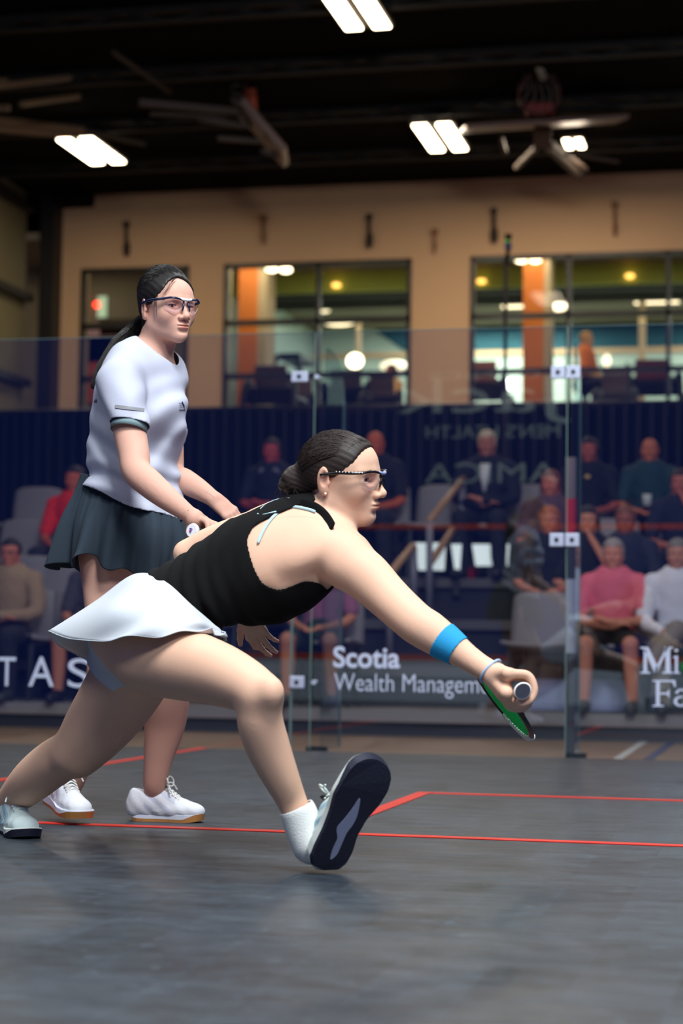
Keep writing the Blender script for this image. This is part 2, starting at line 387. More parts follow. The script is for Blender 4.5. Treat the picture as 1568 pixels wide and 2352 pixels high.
# ceiling, walls ---------------------------------------------------
BLACK = mat('ceiling_black', (7, 7, 8), rough=0.95, spec=0.1)
XS, XE = -7.15, 12.0
tag(MB().box((-22, -6.0, ZC), (XE, YWALL+12, ZC+0.1)).build('ceiling', BLACK), kind='structure')
for i in range(9):
    y = 3+i*1.9; mb = MB().box((-16, y, ZC-0.16), (XE, y+0.1, ZC-0.13)).box((-16, y, ZC-0.05), (XE, y+0.1, ZC))
    for j in range(28): mb.bar((-16+j, y+.05, ZC-.145), (-15.5+j, y+.05, ZC-.03), .03, .03); mb.bar((-15.5+j, y+.05, ZC-.03), (-15+j, y+.05, ZC-.145), .03, .03)
    tag(mb.build('trim_%d' % (i+1), mat('joist', (5, 5, 5), rough=0.7)), kind='structure')
TAN = mat('wall_paint', (190, 156, 120), rough=0.85, noise=0.04, nscale=1.5)
FR = mat('frame_dark', (12, 11, 12), rough=0.5)
# far wall with openings, front face at Y=YWALL
def wx(px, py): p = aty(px, py, YWALL); return p[0], p[2]
W1 = (wx(184, 780)[0], wx(432, 780)[0]); W2 = (wx(513, 780)[0], wx(943, 780)[0]); W3 = (wx(1079, 780)[0], XE-2)
ZT1 = wx(190, 619)[1]; ZT2 = wx(728, 601)[1]; ZT3 = wx(1300, 582)[1]; ZT = (ZT1+ZT2+ZT3)/3; ZB = 2.3
mb = MB(); T = 0.25
xs = [XS, W1[0], W1[1], W2[0], W2[1], W3[0], W3[1], XE]
for i in range(0, 8, 2): mb.box((xs[i], YWALL, ZB), (xs[i+1], YWALL+T, ZT))
mb.box((XS, YWALL, ZT), (XE, YWALL+T, ZC)); mb.box((XS, YWALL, -0.1), (XE, YWALL+T, ZB))
tag(mb.build('wall_back', TAN), kind='structure')
zh1 = wx(728, 737)[1]; zh2 = wx(728, 861)[1]
def window(n, x0, x1, vs, hs):
    r = MB(); f = .055; y0, y1 = YWALL-0.03, YWALL+0.08
    r.box((x0, y0, ZB), (x0+f, y1, ZT)).box((x1-f, y0, ZB), (x1, y1, ZT)).box((x0, y0, ZT-f), (x1, y1, ZT)).box((x0, y0, ZB), (x1, y1, ZB+f))
    for v in vs: r.box((v-f/2, y0, ZB), (v+f/2, y1, ZT))
    for z in hs: r.box((x0, y0, z-.035), (x1, y1, z+.035))
    o = tag(r.build('window_%d' % n, FR), kind='structure')
    MB().box((x0+f, YWALL+.02, ZB+f), (x1-f, YWALL+.03, ZT-f)).build('pane', MATS['pane_glass'], o)
glassmat('pane_glass', refl=0.012, tint=(0.95, 0.96, 0.95), gtint=(1, 1, 1))
window(1, *W1, [], [zh1, zh2]); window(2, *W2, [wx(729, 780)[0]], [zh1, zh2])
window(3, *W3, [wx(1305, 780)[0], wx(1534, 780)[0], wx(1534, 780)[0]+1.25, wx(1534, 780)[0]+2.6], [zh1, zh2])
# left hall wall with its tall glazing
mb = MB(); XL = XS
tag(MB().box((XS-0.05, YWALL-0.32, -0.09), (XS+0.16, YWALL, ZC)).build('trim_10', FR), kind='structure')
tag(MB().box((XS-0.35, 5, -0.09), (XS-0.25, YWALL-0.32, ZC)).build('wall_left', mat('side_wall', (100, 94, 66), rough=0.8, noise=0.1, nscale=2)), kind='structure')
mb = MB()
for z in (2.6, zh2-.1, zh1+.35, 6.55): mb.box((XS-0.25, 8, z-.05), (XS-0.12, YWALL-0.32, z+.05))
for y in (YWALL-2.2, YWALL-4.4, YWALL-6.6, YWALL-8.8): mb.box((XS-0.25, y-.05, 0), (XS-0.12, y+.05, ZC))
tag(mb.build('window_4', FR), kind='structure')
# beam end in the corner under the ceiling
tag(MB().box((XS+.16, YWALL-.5, 6.62), (XS+.62, YWALL-.002, 6.8)).build('trim_11', BLACK), kind='structure')

# ================================================================== GLASS BACK WALL OF THE COURT
GL = glassmat('court_glass', refl=0.15, tint=(0.90, 0.915, 0.95), gtint=(0.72, 0.84, 1.0))
EDGE = mat('glass_edge', (112, 138, 132), rough=0.2, spec=0.6)
HG = 2.13
for n, (x0, x1, lab) in enumerate(((-3.2, 0.548, 'left glass panel of the court back wall with the wide spaced white letters'), (0.56, 1.838, 'middle glass panel of the court back wall with the two line white lettering'), (1.85, 3.2, 'right glass panel of the court back wall with the white serif lettering'))):
    r = empty('glass_wall_section', ((x0+x1)/2, YG, 0), lab, 'glass panel', 'glass panels of the back wall')
    MB().box((x0, YG, 0.004), (x1, YG+.012, HG)).build('pane', GL, r)
    MB().box((x0, YG+.001, HG-.0005), (x1, YG+.011, HG+.002)).build('edge', EDGE, r)
    MB().box((x1-.001, YG+.001, .004), (x1+.0035, YG+.011, HG)).build('edge', EDGE, r)
for x, lab in ((0.60, 'glass fin standing behind the left joint of the back wall'), (1.87, 'glass fin standing behind the right joint of the back wall')):
    r = empty('glass_fin', (x, YG+.2, 0), lab, 'glass fin', 'glass fins')
    y0, y1 = YG+.016, YG+(.42 if x < 1 else .25); pts = [(x, y0, 0), (x, y1, 0), (x, y1, HG-.3)]+[(x, y1-.28*(1-math.cos(a))*(1 if x < 1 else .5), HG-.3+.22*math.sin(a)) for a in np.linspace(.2, 1.57, 7)]+[(x, y0, HG-.08)]
    MB().prism(pts, (.012, 0, 0)).build('pane', glassmat('fin_glass', refl=0.05, tint=(.84, .88, .90), gtint=(.8, .9, 1)), r)
    MB().box((x-.001, y1, 0), (x+.013, y1+.004, HG-.3)).build('edge', EDGE, r)
STEEL = mat('clamp_steel', (205, 212, 232), rough=0.35, metal=0.3); BOLT = mat('bolt', (60, 62, 80), rough=0.3, metal=0.8)
def clamp(px, py, label, w=.07, h=.065, side=0):
    p = aty(px, py, YG-.012); r = empty('glass_clamp', p, label, 'clamp', 'metal clamps on the glass joints')
    for s in ((-1, 1) if side == 0 else (side,)):
        c = p+V(s*(w/2+.003), 0, 0)
        MB().box(c-V(w/2, .012, h/2), c+V(w/2, .010, h/2)).build('plate', STEEL, r, bevel=.004)
        MB().tube([c-V(0, .012, 0), c-V(0, .018, 0)], .011, 12).build('bolt', BOLT, r)
clamp(1299, 855, 'paired pale metal clamp high on the right glass joint')
clamp(1296, 1240, 'paired pale metal clamp low on the right glass joint')
clamp(708, 865, 'single pale metal clamp high on the left glass joint', .085, .055, -1)
clamp(700, 1567, 'single pale metal clamp low on the left glass joint beside the knee', .075, .06, -1)
for px, py, lb in ((729, 866, 'small steel knob high beside the left glass joint'), (722, 1567, 'small steel knob low beside the left glass joint')):
    p = aty(px, py, YG-.02); tag(MB().tube([p-V(0, .02, 0), p+V(0, .02, 0)], .012, 12).build('knob', STEEL, smooth=False), lb, 'knob')
x665 = aty(666, 1560, YG)[0]
tag(MB().box((x665, YG-.004, 0.0), (x665+.012, YG-.0005, 1.0)).build('edge_strip', mat('strip', (95, 115, 115), rough=0.3)), 'thin greenish seal strip on the glass left of the left joint', 'seal strip')
for px in (735, 1318):
    p = atz(px, 1722 if px < 1000 else 1741, 0.0); tag(MB().box((p[0]-.05, YG+.014, -.05), (p[0]+.05, YG+.08, .02)).build('floor_bracket', BLACK, bevel=.004), 'black floor bracket at the foot of the %s glass joint' % ('left' if px < 1000 else 'right'), 'bracket')

# lettering on the glass
WHT = mat('vinyl_white', (205, 212, 235), rough=0.7)
def gp(px, py): return aty(px, py, YG-.002)
def lettering(name, body, px0, pxb, pyb, px1, hpx, label, bold=0.0, spacing=1.0):
    a = gp(px0, pyb); b = gp(px1, pyb); hh = np.linalg.norm(gp(px0, pyb-hpx)-a); tmp = text_mesh(name, body, (0, 0, 0), V(1, 0, 0), V(0, 0, 1), 1.0, WHT, None, bold, spacing)
    xs_ = [v.co.x for v in tmp.data.vertices]; zs = [v.co.z for v in tmp.data.vertices]; x0, x1, zz = min(xs_), max(xs_), max(zs)
    s = hh/zz
    for v in tmp.data.vertices: v.co = Vector((a[0]+(v.co.x-x0)/(x1-x0)*(b[0]-a[0]), YG-.002, a[2]+v.co.z*s))
    return tag(tmp, label, 'lettering')
# pixel baselines: word start, end, cap height
lettering('lettering', 'Scotia', 765, 0, 1531, 918, 47, 'bold white word Scotia on the middle glass panel', bold=0.022)
lettering('lettering', 'Wealth Management', 767, 0, 1586, 1165, 40, 'thin white words on the middle glass panel below the bold word, running behind the arm', bold=-0.008)
lettering('lettering', 'T', -5, 0, 1575, 35, 66, 'white capital T at the left edge on the glass', bold=0.0)
lettering('lettering', 'A', 65, 0, 1576, 123, 68, 'white capital A on the glass between the T and the S', bold=0.0)
lettering('lettering', 'S', 155, 0, 1578, 205, 66, 'white capital S on the glass beside the white skirt', bold=0.0)
def serif(polys, x0, yb, sx, sy, label):
    mb = MB()
    for poly in polys:
        mb.prism([gp(x0+x*sx, yb-y*sy)+V(0, 0, 0) for x, y in poly], (0, -.0015, 0))
    return tag(mb.build('lettering', WHT), label, 'lettering')
Mp = [[(0, 0), (.34, 0), (.34, .05), (.23, .07), (.21, .9), (.12, .9), (.11, .07), (0, .05)], [(0, .95), (0, 1), (.27, 1), (.6, .25), (.56, 0), (.5, 0), (.13, .92)],
      [(.5, 0), (.56, 0), (.97, 1), (.9, 1), (.52, .2)], [(.83, 1), (1.12, 1), (1.12, .95), (1.02, .93), (1.03, .07), (1.14, .05), (1.14, 0), (.76, 0), (.76, .05), (.87, .07), (.86, .93)]]
ip = [[(0, 0), (.26, 0), (.26, .04), (.18, .06), (.18, .68), (.02, .64), (.02, .60), (.09, .58), (.09, .06), (0, .04)], [(.13+.06*math.cos(a), .87+.06*math.sin(a)) for a in np.linspace(0, 6.283, 12)[:-1]]]
Fp = [[(0, 0), (.38, 0), (.38, .05), (.25, .07), (.25, .93), (.12, .93), (.12, .07), (0, .05)], [(0, .95), (0, 1), (.78, 1), (.80, .74), (.75, .74), (.68, .93), (.2, .93)], [(.24, .46), (.24, .53), (.5, .53), (.54, .64), (.58, .64), (.58, .35), (.54, .35), (.5, .46)]]
def ringpoly(cx, cy, rx, ry, w, a0, a1, n=16):
    t = np.linspace(a0, a1, n); return [(cx+rx*math.cos(a), cy+ry*math.sin(a)) for a in t]+[(cx+(rx-w)*math.cos(a), cy+(ry-w*.6)*math.sin(a)) for a in t[::-1]]
ap = [ringpoly(.25, .2, .24, .2, .11, 1.2, 6.0), ringpoly(.27, .45, .22, .22, .1, -.1, 2.9), [(.36, .05), (.49, .0), (.6, .02), (.6, .06), (.49, .09), (.49, .45), (.37, .45)]]
serif(Mp, 1470, 1547, 67, 61, 'white serif capital M on the right glass panel'); [serif([q_], 1544, 1547, 67, 61, l_) for q_, l_ in zip(ip, ('stem of the white serif letter i beside the serif M at the right edge', 'dot of the white serif letter i at the right edge'))]
serif(Fp, 1498, 1623, 67, 61, 'white serif capital F on the right glass panel under the M'); serif(ap, 1546, 1623, 67, 61, 'white serif letter a beside the serif F at the right edge')

# ================================================================== FRONT WALL OF THE COURT (behind the camera, seen only as a reflection in the back glass)
YF = -5.49
TIN = mat('tin_panel', (218, 224, 226), rough=0.6)
tag(MB().box((-3.2, YF-.03, 0), (3.2, YF, .41)).build('wall_front', TIN), kind='structure')
tag(MB().box((-3.2, YF-.03, .41), (3.2, YF+.001, .47)).build('trim_12', mat('tin_red', (235, 70, 50), rough=.5)), kind='structure')
tag(MB().box((-3.2, YF-.014, 1.74), (3.2, YF+.001, 1.79)).build('trim_13', mat('tin_red', (235, 70, 50))), kind='structure')
VT = mat('vinyl_front', (185, 195, 190), rough=0.7)
def ftext(body, x0, x1, z0, h, label, bold=0.0):    # reads correctly from inside the court, so mirrored in the glass
    # inside the court looking at -Y the reader's right is -X
    t = text_mesh('lettering', body, (0, 0, 0), V(1, 0, 0), V(0, 0, 1), 1.0, VT, None, bold)
    xs_ = [v.co.x for v in t.data.vertices]; a, b = min(xs_), max(xs_); zz = max(v.co.z for v in t.data.vertices)
    for v in t.data.vertices: v.co = Vector((x0+(v.co.x-a)/(b-a)*(x1-x0), YF+.004, z0+v.co.z/zz*h))
    return tag(t, label, 'lettering')
def fr(px, py):    # pixel in the reflection -> point on the front wall
    p = aty(px, py, 2*YG-YF); return p[0], p[2]
def frt(body, pxR, pxL, pyb, pyt, label, bold=0.0):
    xr, z0 = fr(pxR, pyb); xl, _ = fr(pxL, pyb); _, z1 = fr(pxR, pyt); ftext(body, xr, xl, z0, z1-z0, label, bold)
frt("MEN'S HEALTH", 1285, 978, 1004, 974, 'white reading MEN\'S HEALTH on the front wall, mirrored in the back glass')
frt("AMICA", 1280, 975, 1108, 1062, 'large thin white AMICA on the front wall, mirrored in the back glass')
frt("Jack", 1310, 912, 944, 862, 'very large white word ending in ck on the front wall, mirrored in the back glass')
frt("CLINICS", 1240, 985, 868, 850, 'small white CLINICS on the front wall, mirrored in the back glass')
# ================================================================== THE HALL BEYOND THE GLASS
LAMP = mat('lamp_glow', (255, 255, 255), emit=(255, 232, 196), estr=14.0); LHOUS = mat('lamp_housing', (60, 54, 48), rough=.6)
def twin_lamp(cx, cy, label, ln=1.25, wd=.52):
    r = empty('ceiling_light', (cx, cy, 6.6), label, 'ceiling light', 'twin tube ceiling lights')
    MB().box((cx-wd/2, cy-ln/2, 6.60), (cx+wd/2, cy+ln/2, 6.66)).build('housing', LHOUS, r, bevel=.01)
    for s in (-1, 1): MB().box((cx+s*wd*.27-wd*.165, cy-ln/2+.03, 6.575), (cx+s*wd*.27+wd*.165, cy+ln/2-.03, 6.602)).build('tube', LAMP, r, bevel=.012)
    for s in (-1, 1): MB().bar((cx, cy+s*ln*.4, 6.66), (cx, cy+s*ln*.4, 6.8), .015, .015).build('hanger', FR, r)
    l = bpy.data.lights.new('lamp_light', 'AREA'); l.shape = 'RECTANGLE'; l.size = wd; l.size_y = ln; l.energy = 72 if cy > 16 else 28; l.color = (1.0, .82, .62)
    o = bpy.data.objects.new('lamp_light', l); COL.objects.link(o); o.location = (cx, cy, 6.57)
for px, py, lb in ((1011, 316, 'lit twin tube ceiling light in the middle, just above the tan wall'), (211, 347, 'lit twin tube ceiling light at the left under the black ceiling'), (815, 20, 'lit twin tube ceiling light at the top edge of the picture'), (1318, 330, 'ceiling light half hidden behind the basketball backboard')):
    p = atz(px, py, 6.59); twin_lamp(p[0], p[1], lb, *((.45, .26) if px == 1318 else ()))
for x, y in ((-8.5, 17.6), (6.5, 18.4), (9.8, 18.4), (3.9, 14.0), (-8.0, 13.4)):
    twin_lamp(x, y, 'twin tube ceiling light out of view, '+{-8.5: 'beyond the left wall lamp', 6.5: 'right of the right window', 9.8: 'far right of the hall', 3.9: 'in the middle of the hall to the right', -8.0: 'in the middle of the hall to the left'}[x], 1.25)
# folded basketball hoops under the ceiling
GREY = mat('hoop_steel', (84, 70, 60), rough=.6); BOARD = mat('backboard_white', (118, 94, 84), rough=.5); ORNG = mat('rim_orange', (84, 30, 22), rough=.5); NETM = mat('net_grey', (120, 105, 95), rough=.9)
def hoop(name_label, D, A_, B_, thick, up, rimc, rimax, arms, mast, pad=None):
    r = empty('basketball_hoop', (A_+B_)/2, name_label, 'basketball hoop', 'folded basketball hoops'); d = nrm(B_-A_)
    MB().obox((A_+B_)/2, (B_-A_)/2, nrm(up)*.53, nrm(np.cross(d, up))*thick/2).build('backboard', BOARD, r, bevel=.02)
    MB().tube([rimc+.225*(math.cos(t)*rimax[0]+math.sin(t)*rimax[1]) for t in np.linspace(0, 2*math.pi, 25)], .016, 8, cap=False).build('rim', ORNG, r, smooth=True)
    n = nrm(np.cross(rimax[0], rimax[1])); mb = MB()
    for i in range(12):
        t = 2*math.pi*i/12; u = t+.26; p = rimc+.225*(math.cos(t)*rimax[0]+math.sin(t)*rimax[1]); q = rimc+V(0, 0, -.0)-n*0; 
        mb.tube([p, rimc+.17*(math.cos(u)*rimax[0]+math.sin(u)*rimax[1])+pad*.22, rimc+.12*(math.cos(t)*rimax[0]+math.sin(t)*rimax[1])+pad*.42], .008, 4)
    mb.build('net', NETM, r)
    for a, b, w_ in arms: MB().bar(a, b, w_, w_).build('support_arm', GREY, r)
    for a, b, w_ in mast: MB().tube([a, b], w_, 8).build('mast', mat('mast_grey', (165, 175, 165), rough=.6), r, smooth=True)
DH = 22.0
c1, c2 = at(1062, 296, DH), at(1430, 273, DH)
hoop('folded basketball hoop hanging under the ceiling at the right, seen from behind', DH, c1, c2, .05, nrm(FW*1.0+UP*.14), at(1238, 215, DH-.75), (RT, UP), [(at(1240, 330, DH+.3), at(1185, 385, DH+1.2), .055), (at(1250, 330, DH+.3), at(1330, 405, DH+1.6), .07), (at(1265, 330, DH+.3), at(1345, 390, DH+1.6), .05), (at(1150, 318, DH), at(1160, 352, DH+.2), .05), (at(1300, 352, DH+.5), at(1420, 372, DH+1), .03), (at(1245, 285, DH+.1), at(1245, 330, DH+.3), .2)], [(at(1208, 85, DH-1.2), at(1248, 180, DH-.9), .045)], V(0, 0, .6))
hp_ = [o for o in COL.objects if o.name.startswith('basketball_hoop')][-1]
MB().obox(at(1240, 252, DH-.25), RT*.16, UP*.07, FW*.1).build('rim_bracket', mat('bracket_red', (150, 40, 30), rough=.6), hp_, bevel=.03)
c1, c2 = at(560, 250, DH), at(655, 362, DH)
hoop('folded basketball hoop hanging under the ceiling at the left, seen edge on', DH, c1, c2, .09, FW, at(566, 215, DH-.1), (nrm(UP+RT*.05), FW), [(at(320, 236, DH-.4), at(560, 258, DH-.1), .07), (at(455, 272, DH), at(560, 290, DH), .05), (at(500, 318, DH), at(600, 325, DH), .05), (at(600, 345, DH), at(655, 362, DH), .05), (at(555, 250, DH), at(580, 285, DH), .14), (at(345, 262, DH-.4), at(520, 268, DH), .03)], [], -RT*.4+UP*.1)
hp_ = [o for o in COL.objects if o.name.startswith('basketball_hoop')][-1]
MB().tube([at(570, 182, DH), at(573, 215, DH), at(578, 262, DH)], [.09, .11, .10], 10, flat=.5).build('rim_pad', mat('pad_orange', (206, 92, 52), rough=.6), hp_, smooth=True)
PIPE_ = mat('conduit', (120, 96, 70), rough=.5)
for k, (a, b, w_) in enumerate(((( -20, 275, 21.0), (190, 300, 22.0), .05), ((-20, 295, 20.5), (160, 310, 21.5), .04), ((-20, 200, 20), (160, 178, 21), .035), ((50, 240, 20), (180, 222, 21), .035), ((-20, 188, 21), (18, 187, 21), .04), ((-20, 248, 21), (22, 249, 21), .04), ((190, 300, 22), (330, 330, 23), .035), ((260, 120, 20), (390, 210, 21.5), .03))):
    tag(MB().tube([at(*a), at(*b)], w_, 6).build('ceiling_pipe', PIPE_ if k < 6 else mat('conduit_dark', (50, 42, 34))), ['upper of the two long pipes running to the left lamp', 'lower of the two long pipes running to the left lamp', 'thin pipe near the top left edge', 'short thin pipe below the top left one', 'pipe stub at the left edge, upper', 'pipe stub at the left edge, lower', 'dark pipe above the left lamp', 'dark slanting pipe left of the left hoop'][k], 'pipe', 'ceiling pipes')
# small dark hangers on the tan wall
for k, (px, y0, y1, lb) in enumerate(((289, 515, 586, 'dark wall hanger under the left ceiling lamp, above the first window'), (847, 498, 568, 'dark wall hanger above the middle window'), (1133, 484, 556, 'dark wall hanger above the corner of the right window'), (997, 532, 580, 'faint thin wall hanger between the middle and right windows'), (602, 500, 560, 'faint thin wall hanger above the left half of the middle window'), (1410, 470, 540, 'faint thin wall hanger above the right window'))):
    a = aty(px, y0, YWALL-.06); b = aty(px+1, y1, YWALL-.06); m_ = mat('hanger_dark', (40, 26, 20), rough=.7) if k < 3 else mat('hanger_tan', (128, 90, 62), rough=.8)
    r = empty('wall_hanger', b, lb, 'hanger', 'wall hangers'); MB().tube([a, (a+b)/2, b], .028 if k < 3 else .02, 8).build('strap', m_, r); MB().ball(b+V(0, 0, .1), (.055, .05, .12) if k < 3 else (.03, .03, .08), 8, 6).build('weight', m_, r, smooth=True)
    MB().box((a[0]-.04, YWALL-.08, a[2]-.03), (a[0]+.04, YWALL-.001, a[2]+.04)).build('bracket', m_, r)

# ------------------------------------------------------------------ fitness room behind the windows
ZF = 2.62; Y1 = YWALL+9.0
CM = mat('room_ceiling', (120, 112, 96), rough=.9); GRNM = mat('soffit_green', (168, 186, 92), rough=.8); DK = mat('soffit_dark', (26, 24, 20), rough=.9)
tag(MB().box((-14, YWALL+T, ZF-.1), (XE, Y1, ZF)).build('floor', mat('room_floor', (96, 92, 86), rough=.6)), kind='structure')
tag(MB().box((-14, YWALL+T, 6.25), (XE, Y1+3, 6.35)).build('ceiling', CM), kind='structure')
def zy(px, py, Y): return aty(px, py, Y)[2]
ya = YWALL+3.2
g0, g1, g2 = zy(1300, 665, ya), zy(1300, 640, ya+.0), zy(1300, 606, ya)
tag(MB().box((-8, ya, zy(1300, 655, ya)), (XE, ya+.12, 6.25)).build('trim_14', GRNM), kind='structure')
yb = YWALL+4.2; tag(MB().box((-8, yb, zy(1300, 688, yb)), (XE, yb+.3, zy(1300, 655, ya)+.12)).build('trim_15', DK), kind='structure')
tag(MB().box((-8, ya+.12, zy(1300, 655, ya)), (XE, yb, zy(1300, 655, ya)+.1)).build('trim_16', DK), kind='structure')
# rear wall of the room
RW = mat('room_wall', (186, 206, 186), rough=.8, noise=.05, nscale=1); TEALW = mat('band_teal', (40, 92, 98), rough=.8); GREYW = mat('band_grey', (150, 152, 134), rough=.8); BEI = mat('rail_beige', (210, 176, 128), rough=.7)
yr = Y1-.5
tag(MB().box((-14, yr, ZF), (XE, yr+.2, 6.25)).build('wall_back', RW), kind='structure')
zA, zB_ = zy(1400, 716, yr), zy(1400, 688, yr)
xsplit = aty(990, 760, yr)[0]
tag(MB().box((-6.6, yr-.02, zA), (XE, yr, zB_+.3)).build('trim_17', GREYW), kind='structure')
tag(MB().box((xsplit, yr-.03, zy(1400, 798, yr)), (XE, yr, zy(1400, 728, yr))).build('trim_18', TEALW), kind='structure')
tag(MB().box((xsplit-3, yr-.05, zy(1400, 812, yr)), (XE, yr-.03, zy(1400, 800, yr))).build('trim_19', BEI), kind='structure')
# teal wedge seen in the middle window
q = [aty(x, y, yr-.03) for x, y in ((842, 735), (955, 735), (955, 815), (925, 803), (870, 765))]
tag(MB().prism(q, (0, .02, 0)).build('trim_20', TEALW), kind='structure')
xl = aty(520, 700, YWALL+6)[0]
ORA = mat('column_orange', (196, 108, 40), rough=.75); BCOL = mat('column_beige', (168, 150, 120), rough=.75)
def column(px0, px1, px2, Y, ytop, m1, m2, label):
    a, b, c = aty(px0, 800, Y), aty(px1, 800, Y), aty(px2, 800, Y); r = empty('column', (a[0], Y, ZF), label, 'column', 'orange columns in the fitness room')
    MB().box((a[0], Y, ZF), (b[0], Y+.5, 6.25)).build('orange_face', m1, r); MB().box((b[0], Y+.001, ZF), (c[0], Y+.5, 6.25)).build('beige_face', m2, r)
column(545, 590, 610, YWALL+1.9, 0, ORA, BCOL, 'orange column with a beige side behind the left half of the middle window')
column(1200, 1248, 1262, YWALL+1.9, 0, ORA, BCOL, 'orange column with a beige side behind the left half of the right window')
def postb(px0, px1, py0, py1, Y, m, label, kind_='post'):
    a, b = aty(px0, py1, Y), aty(px1, py0, Y); return tag(MB().box((a[0], Y, ZF), (b[0], Y+.12, b[2])).build(kind_, m), label, 'post')
postb(612, 626, 668, 945, YWALL+3, FR, 'dark post beside the orange column behind the middle window')
postb(1466, 1481, 690, 945, YWALL+6, BEI, 'tall beige post behind the right window')
postb(815, 826, 735, 945, YWALL+6, BEI, 'thin beige post behind the middle window')
postb(519, 528, 612, 945, YWALL+1.2, mat('post_pale', (150, 140, 110)), 'pale narrow post at the left edge of the middle window')
postb(188, 199, 625, 945, YWALL+1.2, mat('post_pale', (150, 140, 110)), 'pale narrow post at the left edge of the small window')
# first window: a darker partition with an exit light
dark = mat('partition', (104, 96, 80), rough=.9)
a = aty(180, 740, YWALL+2.2); b = aty(470, 620, YWALL+2.2)
tag(MB().box((-9.5, YWALL+2.2, ZF), (b[0], YWALL+2.35, 6.25)).build('wall_left', dark), kind='structure')
tag(MB().box((b[0], YWALL+2.2, ZF), (b[0]+.12, Y1-.5, 6.25)).build('wall_right', mat('partition_pale', (170, 190, 180), rough=.9)), kind='structure')
e_ = aty(222, 700, YWALL+2.15); tag(MB().ball(e_, .045, 12, 8).build('red_light', mat('red_glow', (255, 60, 40), emit=(255, 50, 30), estr=6)), 'small round red light behind the left window', 'light')
e_ = aty(235, 705, YWALL+2.17); tag(MB().box(e_-V(.07, .02, .16), e_+V(.07, .02, .16)).build('lit_sign', mat('sign_glow', (170, 200, 170), emit=(170, 200, 170), estr=.5)), 'small pale lit sign beside the red light', 'sign')
for px, py, w_, h_, c_, lb in ((265, 795, .9, .5, (150, 120, 130), 'pale pinkish panel low behind the left window'), (240, 850, .5, 1.0, (150, 62, 40), 'rust coloured door leaf behind the left window'), (290, 752, .8, .25, (40, 26, 14), 'dark brown shelf behind the left window')):
    e_ = aty(px, py, YWALL+2.13+(px == 265)*.0); tag(MB().box(e_-V(w_/2, .05, h_/2), e_+V(w_/2, .05, h_/2)).build('panel', mat('pn%d' % px, c_, rough=.8)), lb, 'panel')
# lamps of the room
def glow(px, py, Y, w_, h_, strn, label, round_=True, col=(255, 232, 190), nm='ceiling_lamp', z=None):
    p = aty(px, py, Y); m = mat('glow_%d_%d' % (px, py), (255, 240, 210), emit=col, estr=strn)
    if round_: o = MB().ball(p, (w_, .08, h_), 14, 9).build(nm, m, smooth=True)
    else: o = MB().box(p-V(w_, .05, h_), p+V(w_, .05, h_)).build(nm, m)
    tag(o, label, 'lamp')
for px, py, lb in ((624, 618, 'left of the two bright oval lamps at the top of the middle window'), (656, 620, 'right of the two bright oval lamps at the top of the middle window'), (1197, 597, 'left of the two oval lamps at the top of the right window'), (1229, 597, 'right of the two oval lamps at the top of the right window')): glow(px, py, YWALL+1.6, .09, .045, 7, lb)
for px, py, lb in ((772, 655, 'small amber downlight behind the middle window'), (1105, 646, 'small amber downlight at the left of the right window'), (1446, 634, 'small amber downlight at the right of the right window')): glow(px, py, ya-.06, .07, .035, 3, lb, col=(255, 190, 90))
glow(745, 708, YWALL+6.5, .12, .08, 2.0, 'soft lamp beside the centre mullion of the middle window')
glow(1180, 697, YWALL+6.5, .20, .07, 3, 'flat white lamp left of the orange column in the right window', False); glow(1283, 704, YWALL+5, .13, .07, 3.5, 'oval lamp right of the orange column in the right window')
glow(1508, 688, YWALL+6.5, .36, .06, 3, 'long flat lamp at the top right of the right window', False)
glow(815, 829, YWALL+2.6, .125, .115, 9, 'bright round glow low behind the middle window', True, nm='round_glow'); glow(1172, 882, YWALL+2.2, .10, .075, 14, 'small glaring spot low behind the right window', col=(255, 255, 255), nm='round_glow')  # two round emissive spots low behind the panes
glow(780, 740, YWALL+7.6, .30, .07, 3, 'wide bright ceiling panel behind the middle window'); glow(903, 840, YWALL+7.6, .24, .10, 2, 'bright patch of lamp low at the right of the middle window')
glow(1393, 828, YWALL+5, .06, .10, 3, 'small upright lamp right of the cyclist'); glow(1088, 939, YWALL+.6, .06, .03, 6, 'tiny lamp on the sill of the right window')
for x, y in ((-4.5, 24), (-1.0, 24), (2.5, 24), (6, 24), (-2, 27.4), (3, 27.4)):
    l = bpy.data.lights.new('room_light', 'AREA'); l.shape = 'RECTANGLE'; l.size = 2.4; l.size_y = 1; l.energy = 230; l.color = (.97, 1, .88)
    o = bpy.data.objects.new('room_light', l); COL.objects.link(o); o.location = (x, y, 6.2)
l = bpy.data.lights.new('room_light', 'AREA'); l.size = 1; l.energy = 14; l.color = (1, .85, .6); o = bpy.data.objects.new('room_light', l); COL.objects.link(o); o.location = (-7.3, YWALL+1.1, 6.2)
for x in (-4, 0, 4, 8):
    l = bpy.data.lights.new('room_light', 'AREA'); l.shape = 'RECTANGLE'; l.size = 2.4; l.size_y = .8; l.energy = 40; l.color = (1, .88, .62); o = bpy.data.objects.new('room_light', l); COL.objects.link(o); o.location = (x, YWALL+1.4, 6.2)
